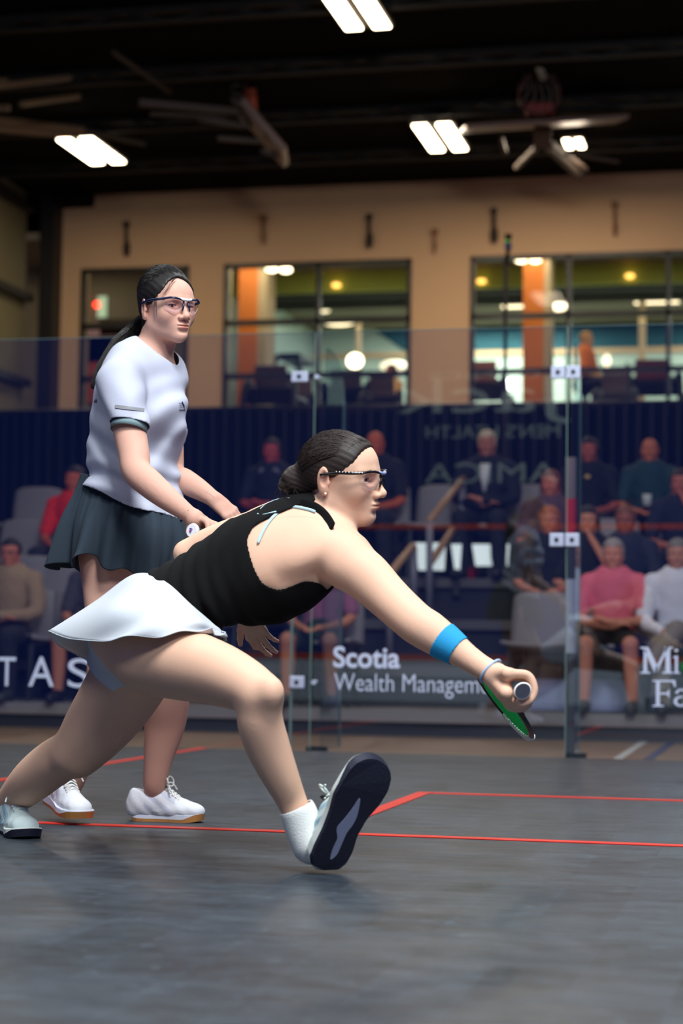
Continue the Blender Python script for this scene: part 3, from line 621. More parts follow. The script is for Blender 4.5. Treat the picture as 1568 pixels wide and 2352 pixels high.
# exercise machines (dark silhouettes on the sill line)
MD = mat('machine_dark', (20, 22, 40), rough=.5); MG = mat('machine_grey', (96, 80, 84), rough=.5)
def treadmill(px, pyt, Y, label, w_=.75, scr=None):
    p = aty(px, pyt, Y); x, z = p[0], p[2]; r = empty('treadmill', (x, Y, ZF), label, 'treadmill', 'treadmills in the fitness room')
    MB().box((x-w_/2, Y-.8, ZF), (x+w_/2, Y+.9, ZF+.16)).build('deck', MD, r, bevel=.03)
    for s in (-1, 1):
        MB().tube(spline([(x+s*w_*.45, Y-.7, ZF+.16), (x+s*w_*.46, Y-.65, z-.25), (x+s*w_*.40, Y-.5, z-.05)], 4), .05, 8).build('upright', MD, r, smooth=True)
        MB().tube(spline([(x+s*w_*.40, Y-.5, z-.28), (x+s*w_*.48, Y-.1, z-.30), (x+s*w_*.46, Y+.1, z-.42)], 4), .045, 8).build('handrail', MD, r, smooth=True)
    MB().obox((x, Y-.5, z-.22), (w_*.44, 0, 0), (0, .10, .05), (0, -.05, .12)).build('console', MD, r, bevel=.03)
    MB().obox((x, Y-.56, z+.02), (w_*.30, 0, 0), (0, .02, .01), (0, -.03, .16)).build('screen', scr or MG, r, bevel=.02)
treadmill(645, 880, YWALL+1.6, 'dark treadmill behind the left half of the middle window', .8); treadmill(812, 886, YWALL+5.2, 'dark treadmill behind the right half of the middle window', .85)
treadmill(1115, 872, YWALL+1.7, 'treadmill with a pinkish screen at the left of the right window', .8, mat('screen_pink', (176, 120, 100), rough=.5)); treadmill(1505, 865, YWALL+4.6, 'treadmill with a maroon screen at the right of the right window', .9, mat('screen_maroon', (120, 56, 60), rough=.5))
treadmill(1420, 900, YWALL+1.4, 'low machine in front of the cyclist behind the right window', .6); treadmill(895, 905, YWALL+1.5, 'low machine at the right of the middle window', .6); treadmill(712, 905, YWALL+3.6, 'low machine near the centre mullion of the middle window', .6)
# weight-stack machine, one behind the middle window
p = aty(655, 815, YWALL+4.3); r = empty('weight_machine', (p[0], YWALL+4.3, ZF), 'dark tall weight machine behind the left half of the middle window', 'exercise machine')
MB().box((p[0]-.3, YWALL+4.1, ZF), (p[0]+.26, YWALL+4.4, p[2]-.35)).build('stack', MD, r, bevel=.03); MB().tube([(p[0]-.3, YWALL+4.3, p[2]-.4), (p[0]-.12, YWALL+4.3, p[2])], .05, 8).build('lever', MD, r); MB().tube([(p[0]+.26, YWALL+4.3, p[2]-.4), (p[0]+.2, YWALL+4.3, p[2])], .05, 8).build('lever', MD, r)
MB().box((p[0]-.14, YWALL+5.3, p[2]-.06), (p[0]+.24, YWALL+4.35, p[2]+.04)).build('head', MD, r, bevel=.03)
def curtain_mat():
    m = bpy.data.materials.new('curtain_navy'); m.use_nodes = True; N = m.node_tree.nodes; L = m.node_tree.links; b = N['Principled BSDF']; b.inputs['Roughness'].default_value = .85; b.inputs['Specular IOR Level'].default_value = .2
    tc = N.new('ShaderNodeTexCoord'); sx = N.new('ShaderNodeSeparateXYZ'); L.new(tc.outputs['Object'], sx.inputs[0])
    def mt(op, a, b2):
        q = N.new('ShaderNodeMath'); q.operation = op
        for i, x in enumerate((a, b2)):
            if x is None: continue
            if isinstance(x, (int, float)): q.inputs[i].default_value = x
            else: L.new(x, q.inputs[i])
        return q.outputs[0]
    s_ = mt('ABSOLUTE', mt('SINE', mt('MULTIPLY', sx.outputs[0], 24.5), None), None); t = mt('GREATER_THAN', s_, .975)  # pale stripe per pleat: the fold highlight is painted into the colour
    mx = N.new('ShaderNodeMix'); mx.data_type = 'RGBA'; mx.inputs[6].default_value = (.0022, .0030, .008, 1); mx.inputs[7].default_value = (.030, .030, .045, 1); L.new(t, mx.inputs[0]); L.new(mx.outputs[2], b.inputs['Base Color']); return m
# ------------------------------------------------------------------ pleated navy curtain behind the stands
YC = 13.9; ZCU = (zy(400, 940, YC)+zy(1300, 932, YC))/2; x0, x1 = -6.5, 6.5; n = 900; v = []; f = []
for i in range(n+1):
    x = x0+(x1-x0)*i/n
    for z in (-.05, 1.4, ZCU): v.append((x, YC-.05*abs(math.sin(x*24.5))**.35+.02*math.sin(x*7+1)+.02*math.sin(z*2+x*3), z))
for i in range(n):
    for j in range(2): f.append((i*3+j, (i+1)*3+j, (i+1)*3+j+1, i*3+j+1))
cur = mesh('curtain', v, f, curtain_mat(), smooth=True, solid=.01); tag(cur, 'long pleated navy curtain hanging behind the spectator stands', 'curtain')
r = empty('curtain_rail', (0, YC+.12, ZCU), 'dark rail along the top of the navy curtain', 'rail'); MB().tube([(x0, YC+.13, ZCU+.02), (x1, YC+.13, ZCU+.02)], .03, 8).build('bar', FR, r)
for i in range(6): MB().box((x0+i*2.6-.03, YC+.12, -.05), (x0+i*2.6+.03, YC+.18, ZCU+.05)).build('upright', FR, r)
# action camera on its pole
pc = aty(1167, 556, 12.6); r = empty('camera_pole', (pc[0], 12.6, -.05), 'thin dark pole carrying a small camera above the stands', 'camera pole')
MB().tube([(pc[0]-.025, 12.6, -.05), (pc[0]-.02, 12.6, pc[2]-.2)], .018, 8).build('pole', mat('pole_dark', (56, 46, 50), rough=.5), r)
r2c = empty('action_camera', pc, 'small black and blue camera with a green light on top of the pole', 'camera')
MB().box(pc-V(.03, .03, .07), pc+V(.03, .03, -.01)).build('body', mat('cam_blue', (20, 40, 110), rough=.4), r2c, bevel=.008); MB().box(pc+V(-.032, -.03, .03), pc+V(.032, .03, .075)).build('head', BLACK, r2c, bevel=.012); MB().box(pc+V(-.026, -.034, -.008), pc+V(.012, -.028, .016)).build('indicator', mat('ind_green', (70, 170, 60), emit=(60, 170, 60), estr=.4), r2c)
MB().tube([(pc[0]-.02, 12.6, pc[2]-.2), pc-V(0, 0, .07)], .02, 8).build('mount', BLACK, r2c); MB().tube([pc-V(0, 0, .01), pc+V(0, 0, .03)], .02, 8).build('neck', BLACK, r2c)
# ================================================================== PEOPLE
SKIN_A = mat('skin_warm', (230, 186, 158), rough=0.6, spec=0.3, noise=0.06, nscale=9, bump=0.10, bscale=260, sss=0.12, attr=True)
SKIN_B = mat('skin_light', (214, 166, 146), rough=0.6, spec=0.3, noise=0.06, nscale=9, bump=0.10, bscale=260, sss=0.12, attr=True)
HAIR = mat('hair_dark', (24, 20, 19), rough=0.5, spec=0.35); HAIRB = mat('hair_brown', (40, 30, 25), rough=0.55, spec=0.35)
EYEW = mat('eye_white', (225, 220, 215), rough=0.2); IRIS = mat('iris', (40, 26, 18), rough=0.1)
def J(px, py, d): return at(px, py, d)
def pxchain(F, L, k=0.02, **kw):
    F.chain([at(x, y, d) for x, y, d, r in L], [r*d/FPX for x, y, d, r in L], k, **kw); return F
class Frame:
    """local frame: x forward, y to the person's left, z up"""
    def __init__(s, O, X, Z, sc_=1.0):
        s.O = np.asarray(O, float); s.X = nrm(X); s.Z = nrm(np.asarray(Z, float)-s.X*(np.asarray(Z, float)@s.X)); s.Y = np.cross(s.Z, s.X); s.s = sc_; s.A = (s.X, s.Y, s.Z)
    def W(s, x, y, z): return s.O+s.s*(x*s.X+y*s.Y+z*s.Z)
    def L(s, P): q = (np.asarray(P)-s.O)/s.s; return np.stack([q@s.X, q@s.Y, q@s.Z], -1)
def camdir(r, u, t): return nrm(RT*r+UP*u-FW*t)      # right, up, towards the camera
def head_prims(F, H, jaw=1.0, ears=True):
    s = H.s
    def e(x, y, z, rx, ry, rz, k=0.02, op='u', ax=None): F.ell(H.W(x, y, z), V(rx, ry, rz)*s, ax or H.A, k*s, op)
    def c(a, b, ra, rb, k=0.02, op='u', **kw): F.cone(H.W(*a), H.W(*b), ra*s, rb*s, k*s, op, **kw)
    e(-.007, 0, .028, .087, .070, .079, 0.01); e(.034, 0, .032, .055, .060, .055, .03); e(.030, 0, -.022, .056, .054, .060, .03)
    for y in (-1, 1):
        c((-.002, y*.046, -.044), (.062, y*.011, -.084), .018, .0125*jaw, .035)
        e(.054, y*.035, -.022, .026, .023, .026, .025)
        c((.083, y*.012, .0215), (.066, y*.044, .021), .0072, .007, .016)
    e(.073, 0, -.0865, .0155*jaw, .017*jaw, .0145, .018); e(.065, 0, -.055, .029, .029, .027, .02)
    for y in (-1, 1): e(.093, y*.030, .003, .017, .019, .0125, .012, 's')
    c((.084, 0, .010), (.105, 0, -.026), .0075, .0095, .012); e(.107, 0, -.029, .0095, .0105, .0095, .006)
    for y in (-1, 1):
        e(.096, y*.0125, -.033, .0105, .0075, .0075, .006); e(.1035, y*.0062, -.0415, .006, .0036, .0035, .003, 's')
    e(.0925, 0, -.0530, .0070, .0195, .0044, .006); e(.0905, 0, -.0622, .0078, .0170, .0054, .006)
    e(.1005, 0, -.0577, .0085, .0215, .0007, .0028, 's'); e(.0925, 0, -.0735, .005, .015, .004, .010, 's')
    for y in (-1, 1):
        e(.066, y*.031, .003, .0142, .0150, .0132, .006)
        e(.082, y*.0315, .0028, .012, .0142, .0042, .0015, 's')
        if ears:
            ax = (nrm(H.X+H.Y*y*.35), nrm(H.Y-H.X*y*.35), H.Z); ax = tuple(nrm(a) for a in ax)
            e(-.014, y*.074, 0, .0175, .006, .031, .006, 'u', ax); e(-.010, y*.0725, -.024, .011, .0055, .012, .006, 'u', ax)
            e(-.010, y*.0815, .004, .0105, .0055, .019, .003, 's', ax); e(.001, y*.0755, -.006, .004, .004, .006, .004, 'u')
def head_parts(H, root, brow=(.0, 0), hairm=HAIR, gaze=(0, 0)):
    for y in (-1, 1):
        c = H.W(.0655, y*.031, .003); MB().ball(c, .0124*H.s, 20, 14, axes=H.A).build('eye', EYEW, root, smooth=True)
        g = nrm(H.X+H.Y*gaze[0]+H.Z*gaze[1]); u = nrm(np.cross(H.Z, g)); w_ = np.cross(g, u)
        MB().ball(c+g*.0088*H.s, (.0045*H.s, .0060*H.s, .0060*H.s), 16, 10, axes=(g, u, w_)).build('iris', IRIS, root, smooth=True)
        P = [H.W(.0915, y*.013, .0195), H.W(.090, y*.022, .0235), H.W(.084, y*.034, .0255), H.W(.072, y*.046, .0215)]
        MB().tube(spline(P, 6), [.0012*H.s]+[.0026*H.s]*(len(spline(P, 6))-2)+[.0008*H.s], 8, flat=.7, ref=tuple(H.Z)).build('eyebrow', hairm, root, smooth=True)
        P = [H.W(.0775+.0015*math.cos(t), y*(.031+.0142*math.sin(t)), .0030+.0046*math.cos(t)) for t in np.linspace(-1.5, 1.5, 9)]
        MB().tube(P, .0009*H.s, 6).build('eyelash', hairm, root, smooth=True)
def skin_col(H, lips=(.82, .62, .62), extra=None):
    def f(v):
        c = np.ones((len(v), 3)); q = H.L(v)
        m = np.exp(-(((q[:, 0]-.097)/.012)**2+(q[:, 1]/.017)**2+((q[:, 2]+.058)/.0085)**2)**2); c *= 1-m[:, None]*(1-np.array(lips))
        for y in (-1, 1):
            m = np.exp(-(((q[:, 0]-.075)/.02)**2+((q[:, 1]-y*.042)/.018)**2+((q[:, 2]+.028)/.018)**2)); c *= 1-m[:, None]*np.array([.02, .10, .09])
            m = np.exp(-(((q[:, 0]+.012)/.02)**2+((q[:, 1]-y*.078)/.012)**2+((q[:, 2])/.03)**2)); c *= 1-m[:, None]*np.array([.02, .16, .15])
        m = np.exp(-(((q[:, 0]-.108)/.012)**2+(q[:, 1]/.014)**2+((q[:, 2]+.03)/.012)**2)); c *= 1-m[:, None]*np.array([.0, .08, .07])
        if extra is not None: c = extra(v, c)
        return c
    return f
def body_mesh(name, F, m, root, coarse, fine_boxes, col):
    """one continuous skin; head and hands are sampled finer from the same field"""
    parts = []; lo, hi = F.bounds(); v, f = F.skin(coarse, lo, hi)
    v = laplace(v, f, 3, .6)
    def inbox(c, b): return np.all((c > b[0]) & (c < b[1]), axis=-1)
    v, f = keep(v, f, lambda c: ~np.any([inbox(c, (b[0]+.0015, b[1]-.0015)) for b in fine_boxes], axis=0)); parts.append((v, f))
    for b in fine_boxes:
        v, f = F.skin(b[2], b[0]-.006, b[1]+.006); v, f = keep(v, f, lambda c: inbox(c, b)); parts.append((v, f))
    v, f = join(parts); return fmesh(name, v, f, m, root, col=col, sm=0)
def box_around(pts, m, h): P = np.array(pts); return (P.min(0)-m, P.max(0)+m, h)

def hand(F, wrist, palmdir, backn, s=1.0, side=1, curls=(.3,.35,.4,.45), spread=.06, thumb=(.5, .3), k=.006, splay0=0.0):
    """palm and five fingers; palmdir = wrist to knuckles, backn = out of the back of the hand, side = +1 when the thumb lies on cross(palmdir, backn) side"""
    d = nrm(palmdir); n = nrm(np.asarray(backn)-d*(np.asarray(backn)@d)); t = np.cross(d, n)*side   # t towards the thumb side
    w0 = np.asarray(wrist, float); pts = [w0]
    F.cone(w0, w0+d*.03*s, .024*s, .030*s, .012, flat=n, fk=.62)
    for j, off in enumerate((.028, .010, -.009, -.026)):
        F.cone(w0+d*.015*s+t*off*.5*s, w0+d*(.080-.004*abs(j-1))*s+t*off*s, .014*s, .0115*s, .010, flat=n, fk=.95)
    L = ((.041, .025, .020), (.046, .029, .022), (.043, .027, .021), (.033, .020, .018)); tips = []
    for j, off in enumerate((.028, .010, -.009, -.026)):
        p = w0+d*(.083-.004*abs(j-1)-(.006 if j == 3 else 0))*s+t*off*s; a = 0.0; sp = spread*(1.4-j)+splay0
        dd = nrm(d+t*sp); r = (.0092, .0082, .0074, .0064); r = [x*s*(.86 if j == 3 else 1) for x in r]
        for q in range(3):
            a += curls[j]*(1.0, 1.15, .7)[q]; v = dd*math.cos(a)-n*math.sin(a); e = p+v*L[j][q]*s
            F.cone(p, e, r[q], r[q+1], k if q == 0 else .004); p = e
        pts.append(p); tips.append((p, v, -dd*math.sin(a)*-1+n*math.cos(a)))
    b = w0+d*.022*s+t*.024*s-n*.006*s; th, tc = thumb
    v1 = nrm(d*.75+t*th-n*.25); v2 = nrm(d*.9+t*(th-tc*.6)-n*tc); m1 = b+v1*.038*s; m2 = m1+v2*.030*s; m3 = m2+nrm(v2+d*.15-n*tc*.4)*.022*s
    F.cone(w0+d*.012*s+t*.010*s, m1, .017*s, .0115*s, .012); F.cone(m1, m2, .0108*s, .0095*s, .005); F.cone(m2, m3, .0095*s, .0075*s, .004)
    pts += [m1, m2, m3]; return pts, tips

def loft(loops, rows=10, cols=120, ripple=None):
    """surface between closed control loops (lists of points, same count)"""
    R = [spline(l, 16, closed=True) for l in loops]
    def resamp(c):
        c = np.vstack([c, c[:1]]); t = np.linspace(0, len(c)-1, cols, endpoint=False); i = t.astype(int); f = (t-i)[:, None]; return c[i]*(1-f)+c[i+1]*f
    R = np.array([resamp(c) for c in R]); k = len(R); out = []
    for a in range(rows+1):
        u = a/rows*(k-1); i = min(int(u), k-2); t = u-i
        p0, p1, p2, p3 = R[max(i-1, 0)], R[i], R[i+1], R[min(i+2, k-1)]
        out.append(0.5*((2*p1)+(-p0+p2)*t+(2*p0-5*p1+4*p2-p3)*t*t+(-p0+3*p1-3*p2+p3)*t**3))
    out = np.array(out)
    if ripple is not None:
        cen = out.mean(1, keepdims=True); dn = np.gradient(out, axis=0); tn = np.roll(out, -1, 1)-np.roll(out, 1, 1); n = np.cross(dn, tn); n /= np.linalg.norm(n, axis=-1, keepdims=True)+1e-9
        n *= np.sign(((out-cen)*n).sum(-1, keepdims=True)); a = np.linspace(0, 1, rows+1)[:, None]; th = np.linspace(0, 2*math.pi, cols, endpoint=False)[None]
        out = out+n*ripple(a, th)[..., None]
    v = out.reshape(-1, 3); f = [(a*cols+j, a*cols+(j+1) % cols, (a+1)*cols+(j+1) % cols, (a+1)*cols+j) for a in range(rows) for j in range(cols)]
    return v, f

def strands(mb, paths, r=.0009, n=4):
    for P in paths: mb.tube(P, [r*.5]+[r]*(len(P)-2)+[r*.25], n, cap=False)

# ------------------------------------------------------------------ shoes
def shoe(F, side, upper, midm, outm, lacem, sockm=None, sole2=None, ankle=None, name='court_shoe', root=None, accent=None, L=.27, flex=0.0, patm=None, sockh=.06, wide=1.0):
    """F: Frame with origin on the ground under the heel, x to the toe; side +1 left foot, -1 right foot"""
    # outline of the sole (x, inner y, outer y) in units of length
    prof = [(-.0, .0, .0), (.03, .10, .10), (.10, .135, .14), (.2, .142, .148), (.35, .12, .145), (.5, .13, .158), (.65, .175, .185), (.78, .19, .175), (.88, .175, .155), (.94, .145, .125), (.98, .090, .075), (.996, .04, .035), (1.0, .0, .0)]
    prof = [(x, i_*wide, o_*wide) for x, i_, o_ in prof]
    def curve(x): return ((max(0, x-.72)/.28)**2*.034+(max(0, .08-x)/.08)**2*.01)*L*.9   # toe spring
    def bend(x, z):      # flex of the forefoot
        if flex and x > .66:
            a = flex*min(1, (x-.66)/.2); return x, z
        return x, z
    xs_ = np.array([p[0] for p in prof]); inn = np.array([p[1] for p in prof]); out = np.array([p[2] for p in prof])
    tt = np.linspace(0, 1, 81); tt = (1-np.cos(tt*math.pi))/2
    ii = np.interp(tt, xs_, inn); oo = np.interp(tt, xs_, out)
    for _ in range(2): ii[1:-1] = (ii[:-2]+2*ii[1:-1]+ii[2:])/4; oo[1:-1] = (oo[:-2]+2*oo[1:-1]+oo[2:])/4
    def slab(z0, z1, g0, g1, rows=4, rnd=.25, zf0=None, zf1=None):
        v = []; loop = [(x, -side*i) for x, i in zip(tt, ii)]+[(x, side*o) for x, o in zip(tt[-2:0:-1], oo[-2:0:-1])]; n = len(loop); f = []
        for a in range(rows+1):
            u = a/rows; g = g0+(g1-g0)*u
            for x, y in loop:
                c = .52; X = c+(x-c)*g; zz = (zf0(x) if zf0 else z0)*(1-u)+(zf1(x) if zf1 else z1)*u+curve(x); v.append(F.W(X*L, y*L*g, zz))
        for a in range(rows):
            for j in range(n): f.append((a*n+j, a*n+(j+1) % n, (a+1)*n+(j+1) % n, (a+1)*n+j))
        f.append(tuple(range(n))[::-1]); f.append(tuple(range(rows*n, rows*n+n))); return v, f
    OT = lambda x: .009+.012*min(1, max(0, (x-.74)/.16))+.004*max(0, (.15-x)/.15)
    T = lambda x: max(OT(x)+.003, .022+.010*(1-x)+.003*math.sin(x*7))
    v, f = slab(0, .007, .965, 1.0, zf1=OT); mesh('outsole', v, f, outm, root, smooth=False)
    v, f = slab(.007, .02, 1.0, .985, zf0=OT, zf1=T, rows=3); mesh('midsole', v, f, midm, root, smooth=False)
    U = Field(); e = lambda x, y, z, rx, ry, rz, k=.02, op='u': U.ell(F.W(x*L, y*side*L, z), V(rx, ry, rz)*F.s, F.A, k, op)
    c = lambda a, b, ra, rb, k=.02, op='u', **kw: U.cone(F.W(a[0]*L, a[1]*side*L, a[2]), F.W(b[0]*L, b[1]*side*L, b[2]), ra, rb, k, op, **kw)
    e(.16, 0, .042, .041, .033, .042, .01); c((.06, 0, .03), (.085, 0, .080), .026, .020, .018); e(.40, .005, .040, .075, .034*wide, .040, .02); e(.68, -.005, .032, .060, .040*wide, .027, .02); e(.84, -.01, .030, .036, .036*wide, .022, .02)
    c((.13, 0, .056), (.40, 0, .064), .037, .033, .02); c((.42, 0, .070), (.68, 0, .046), .023, .018, .02)
    e(.275, 0, .112, .056, .0300, .044, .006, 's'); U.plane(F.W(0, 0, .016), -F.Z)
    for q in range(5):
        for sy in (-1, 1): c((.34+.06*q, sy*.137, .030), (.43+.045*q, sy*.10, .066-.006*q), .0040, .0035, .0025)
    U.disp([-9]*3, [9]*3, lambda P: .0006*np.sin(F.L(P)[..., 0]*160+F.L(P)[..., 2]*130))
    lo, hi = U.bounds(); v, f = U.skin(.0030, lo, hi)
    def colf(v):
        q = F.L(v); cc = np.ones((len(v), 3))
        if accent is not None:
            m = (np.sin(q[:, 0]*120+q[:, 2]*170) > .2) & (np.abs(q[:, 1]) > .020) & (q[:, 0] > .05*1) & (q[:, 0] < .62*L) & (q[:, 2] > .028); cc[m] = accent
        return cc
    fmesh('upper', v, f, upper, root, col=colf, sm=2)
    # tongue, collar, laces
    P = [F.W(x*L, 0, z) for x, z in ((.66, .060), (.56, .078), (.48, .094), (.435, .120))]
    mb = MB(); mb.tube(spline(P, 4), [.012]+[.017]*11+[.018], 10, flat=.35, ref=tuple(F.Z)); mb.build('tongue', upper, root, smooth=True)
    mb = MB()
    for i in range(5):
        x = .66-.042*i; z = .072+.0070*i; a = F.W(x*L, -.020, z-.008); b = F.W((x-.02)*L, .020, z-.006); m_ = F.W((x-.01)*L, 0, z+.003)
        mb.tube(spline([a, m_, b], 4), .0026, 6); a2 = F.W((x-.03)*L, -.020, z-.004); b2 = F.W(x*L, .020, z-.008); mb.tube(spline([a2, F.W((x-.02)*L, 0, z+.005), b2], 4), .0026, 6)
    q = .47; h0 = .108
    for sy in (-1, 1):
        mb.tube(spline([F.W(q*L, 0, h0), F.W((q+.02)*L, sy*.018, h0+.022), F.W((q+.06)*L, sy*.032, h0+.012), F.W((q+.06)*L, sy*.024, h0-.006), F.W(q*L, 0, h0-.001)], 5), .0023, 6)
        mb.tube(spline([F.W(q*L, 0, h0), F.W((q+.05)*L, sy*.024, h0+.004), F.W((q+.11)*L, sy*.038, h0-.018)], 5), .0023, 6)
    mb.build('lace', lacem, root, smooth=True)
    return F
# ------------------------------------------------------------------ lunging player
PA = empty('person', tuple(atz(560, 1960, 0.0)), 'lunging player in black tank top and white skirt reaching low with a green-strung racket', 'person')
HA = Frame(at(780, 1100, 4.84), camdir(.94, -.06, .34), camdir(.10, 1, .10), 1.06)
F = Field()
LAT = nrm(at(800, 1290, 4.70)-at(640, 1185, 5.0)); LON = nrm(at(715, 1205, 4.86)-at(400, 1410, 4.86)); LAT = nrm(LAT-LON*(LAT@LON)); DOR = np.cross(LAT, LON)
if DOR@UP < 0: DOR = -DOR
def T(px, py, d, r, k=.04, fk=.74): pass
torso = [(352, 1425, 4.88, 118), (445, 1368, 4.87, 104), (530, 1322, 4.87, 116), (620, 1278, 4.86, 135), (690, 1242, 4.85, 120)]
F.chain([at(*t[:3]) for t in torso], [t[3]*t[2]/FPX for t in torso], .05, flat=DOR, fk=.80)
TORSO = Field(); TORSO.chain([at(*t[:3]) for t in torso], [t[3]*t[2]/FPX for t in torso], .05, flat=DOR, fk=.80)
for G in (F, TORSO):
    G.ell(at(640, 1335, 4.88), V(.12, .115, .075), (LON, LAT, DOR), .05)      # bust
    G.ell(at(700, 1325, 4.80), V(.085, .06, .05), (LON, LAT, DOR), .05)
    G.ell(at(312, 1460, 4.86), V(.115, .13, .10), None, .05)              # seat
F.cone(at(728, 1215, 4.86), at(800, 1272, 4.74), .052, .055, .05)        # shoulder yoke
F.cone(at(700, 1200, 4.90), at(635, 1195, 4.98), .050, .045, .05)
F.ell(at(715, 1262, 4.74), V(.075, .05, .035), (LON, LAT, DOR), .04)     # shoulder blade
pxchain(F, [(742, 1200, 4.87, 54), (765, 1150, 4.86, 50)], .03)          # neck
pxchain(F, [(800, 1298, 4.73, 60), (838, 1322, 4.71, 58), (890, 1372, 4.67, 51), (950, 1427, 4.61, 48), (985, 1450, 4.59, 47), (1022, 1475, 4.57, 41), (1062, 1502, 4.55, 32), (1100, 1528, 4.53, 28), (1135, 1548, 4.51, 27)], .02)
pxchain(F, [(640, 1200, 4.99, 46), (560, 1222, 5.03, 42), (480, 1248, 5.06, 36), (428, 1270, 5.07, 28)], .02)
pxchain(F, [(428, 1272, 5.07, 28), (470, 1318, 5.10, 30), (530, 1370, 5.11, 24), (568, 1402, 5.11, 20)], .015)
# right thigh, knee, calf
pxchain(F, [(348, 1505, 4.78, 92), (420, 1525, 4.70, 84), (500, 1548, 4.59, 73), (560, 1573, 4.49, 62), (596, 1592, 4.43, 52)], .04)
F.ell(at(622, 1590, 4.39), V(.030, .030, .036), None, .02)
pxchain(F, [(598, 1605, 4.43, 50), (597, 1655, 4.44, 53), (615, 1715, 4.46, 51), (645, 1785, 4.48, 42), (668, 1835, 4.50, 35), (690, 1885, 4.50, 33), (712, 1925, 4.50, 35)], .02)
# left thigh, knee, calf
pxchain(F, [(305, 1545, 4.98, 92), (262, 1615, 5.02, 86), (215, 1680, 5.05, 74), (178, 1728, 5.07, 58)], .03)
pxchain(F, [(180, 1722, 5.07, 54), (125, 1752, 5.14, 54), (75, 1792, 5.22, 50), (30, 1835, 5.32, 37), (10, 1856, 5.37, 30), (2, 1870, 5.40, 24)], .02)
head_prims(F, HA, jaw=1.02)
# right hand closed round the racket handle: butt towards the camera, frame pointing away
HB = at(1200, 1587, 4.40); HEADC = at(1158, 1622, 4.93); RAX = nrm(HEADC-HB)
hx = nrm(RT-RAX*(RT@RAX)); hy = nrm(np.cross(RAX, hx)); hy = hy if hy@UP > 0 else -hy
KN = []
for i in range(4):      # little finger nearest the butt
    o = HB+RAX*(.022+.0205*i); r0 = .0078+.0007*i
    def pt(a, R): return o+R*(math.cos(math.radians(a))*hx+math.sin(math.radians(a))*hy)
    ps = [pt(128, .052), pt(72, .040), pt(18, .030), pt(-38, .0275), pt(-88, .027), pt(-120, .026)]
    F.chain(ps, [r0*1.25, r0*1.2, r0*1.08, r0, r0*.95, r0*.85], .004); KN += ps
    F.cone(at(1140, 1552, 4.50), ps[0], .024, .0135, .012)
    F.cone(at(1140, 1556, 4.50), pt(185, .036), .022, .015, .012)
F.cone(at(1148, 1568, 4.50), HB+RAX*.06+hx*-.03-hy*.008, .022, .018, .012)
th = [HB+RAX*.085-hx*.034, HB+RAX*.10-hx*.020-hy*.026, HB+RAX*.105+hx*.004-hy*.031, HB+RAX*.108+hx*.022-hy*.024]
F.chain(th, [.015, .0125, .011, .009], .006); KN += th
# left hand hanging relaxed behind the body
hl, tipsL = hand(F, at(566, 1404, 5.11), camdir(.42, -.95, -.1), camdir(-.35, -.10, .93), s=.88, side=1, curls=(.55, .35, .30, .35), spread=.10, thumb=(.75, .25))
fb = [box_around([HA.W(-.12, -.09, -.13), HA.W(.13, .09, .13), HA.W(-.12, .09, .13), HA.W(.13, -.09, -.13)], .005, .0017), box_around(KN+[at(1150, 1550, 4.5)], .022, .0021), box_around(hl, .02, .0022)]
def extraA(v, c):
    for p, dv, n in tipsL:
        m = np.linalg.norm(v-(p+n*.004), axis=1) < .0062; c[m] = (1.1, .85, 1.0)
    return c
body_mesh('body', F, SKIN_A, PA, .005, fb, skin_col(HA, (.90, .68, .64), extraA))
head_parts(HA, PA, hairm=HAIRB)
# hair: swept back into a low bun
def hair_base(H, root, m, line, dil=.010, h=.003, groove=None, extra=None):
    s = H.s; G = Field()
    G.ell(H.W(-.010, 0, .030), V(.091, .0745, .083)*s, H.A, .01); G.ell(H.W(.030, 0, .040), V(.062, .0665, .060)*s, H.A, .02)
    if extra: extra(G)
    G.func([-1e9]*3, [1e9]*3, lambda P: line(H.L(P))*s, .008, 'cut')
    if groove: G.disp([-9]*3, [9]*3, lambda P: groove(H.L(P)))
    lo, hi = G.bounds(); lo = np.maximum(lo, H.O-.28); hi = np.minimum(hi, H.O+.28); v, f = G.skin(h, lo, hi)
    return fmesh('hair', v, f, m, root, sm=1)
def lineA(q):   # positive = face side, cut away
    x, y, z = q[..., 0], q[..., 1], q[..., 2]
    w_ = np.clip(np.abs(y)/.060, 0, 1)**2; lim = (1-w_)*(.050+1.5*(z-.062))+w_*(.014+1.0*z)
    low = np.where(x > -.035, -(z-.004), -(z+.052+.3*(x+.07)))
    return np.maximum((x-lim)*.6, low*.8)
BUN = HA.W(-.108, -.010, -.012)
def bunA(G):
    G.cone(HA.W(-.075, 0, .0), BUN, .045, .03, .03); G.ell(BUN, V(.032, .038, .038)*HA.s, HA.A, .012)
    G.cone(HA.W(-.072, 0, -.03), HA.W(-.062, 0, -.085), .040, .018, .03)
    for a in range(7):
        t = a*.9; G.ell(BUN+HA.s*(HA.Z*.024*math.sin(t)-HA.X*(.014+.008*math.cos(t*1.7))+HA.Y*.026*math.cos(t)), V(.013, .013, .013), HA.A, .006)
hair_base(HA, PA, HAIRB, lineA, groove=lambda q: .0005*np.sin(np.arctan2(q[..., 2]-.0+q[..., 0]*.25, np.abs(q[..., 1])+.02)*46+q[..., 0]*30), extra=bunA)
def surfx(H, q, ells, lift=0.0):     # push a local point out on to the hair volume (union of ellipsoids)
    c = V(*ells[0][0]); d = nrm(V(*q)-c); best = 0
    for cc, rr in ells:
        r = V(*rr)+lift; o = (c-V(*cc))/r; e = d/r; A_ = e@e; B_ = o@e; D_ = B_*B_-A_*(o@o-1)
        if D_ > 0: best = max(best, (-B_+math.sqrt(D_))/A_)
    return H.W(*(c+d*best))
EA = [((-.010, 0, .030), (.091, .0745, .083)), ((.030, 0, .040), (.062, .0665, .060))]
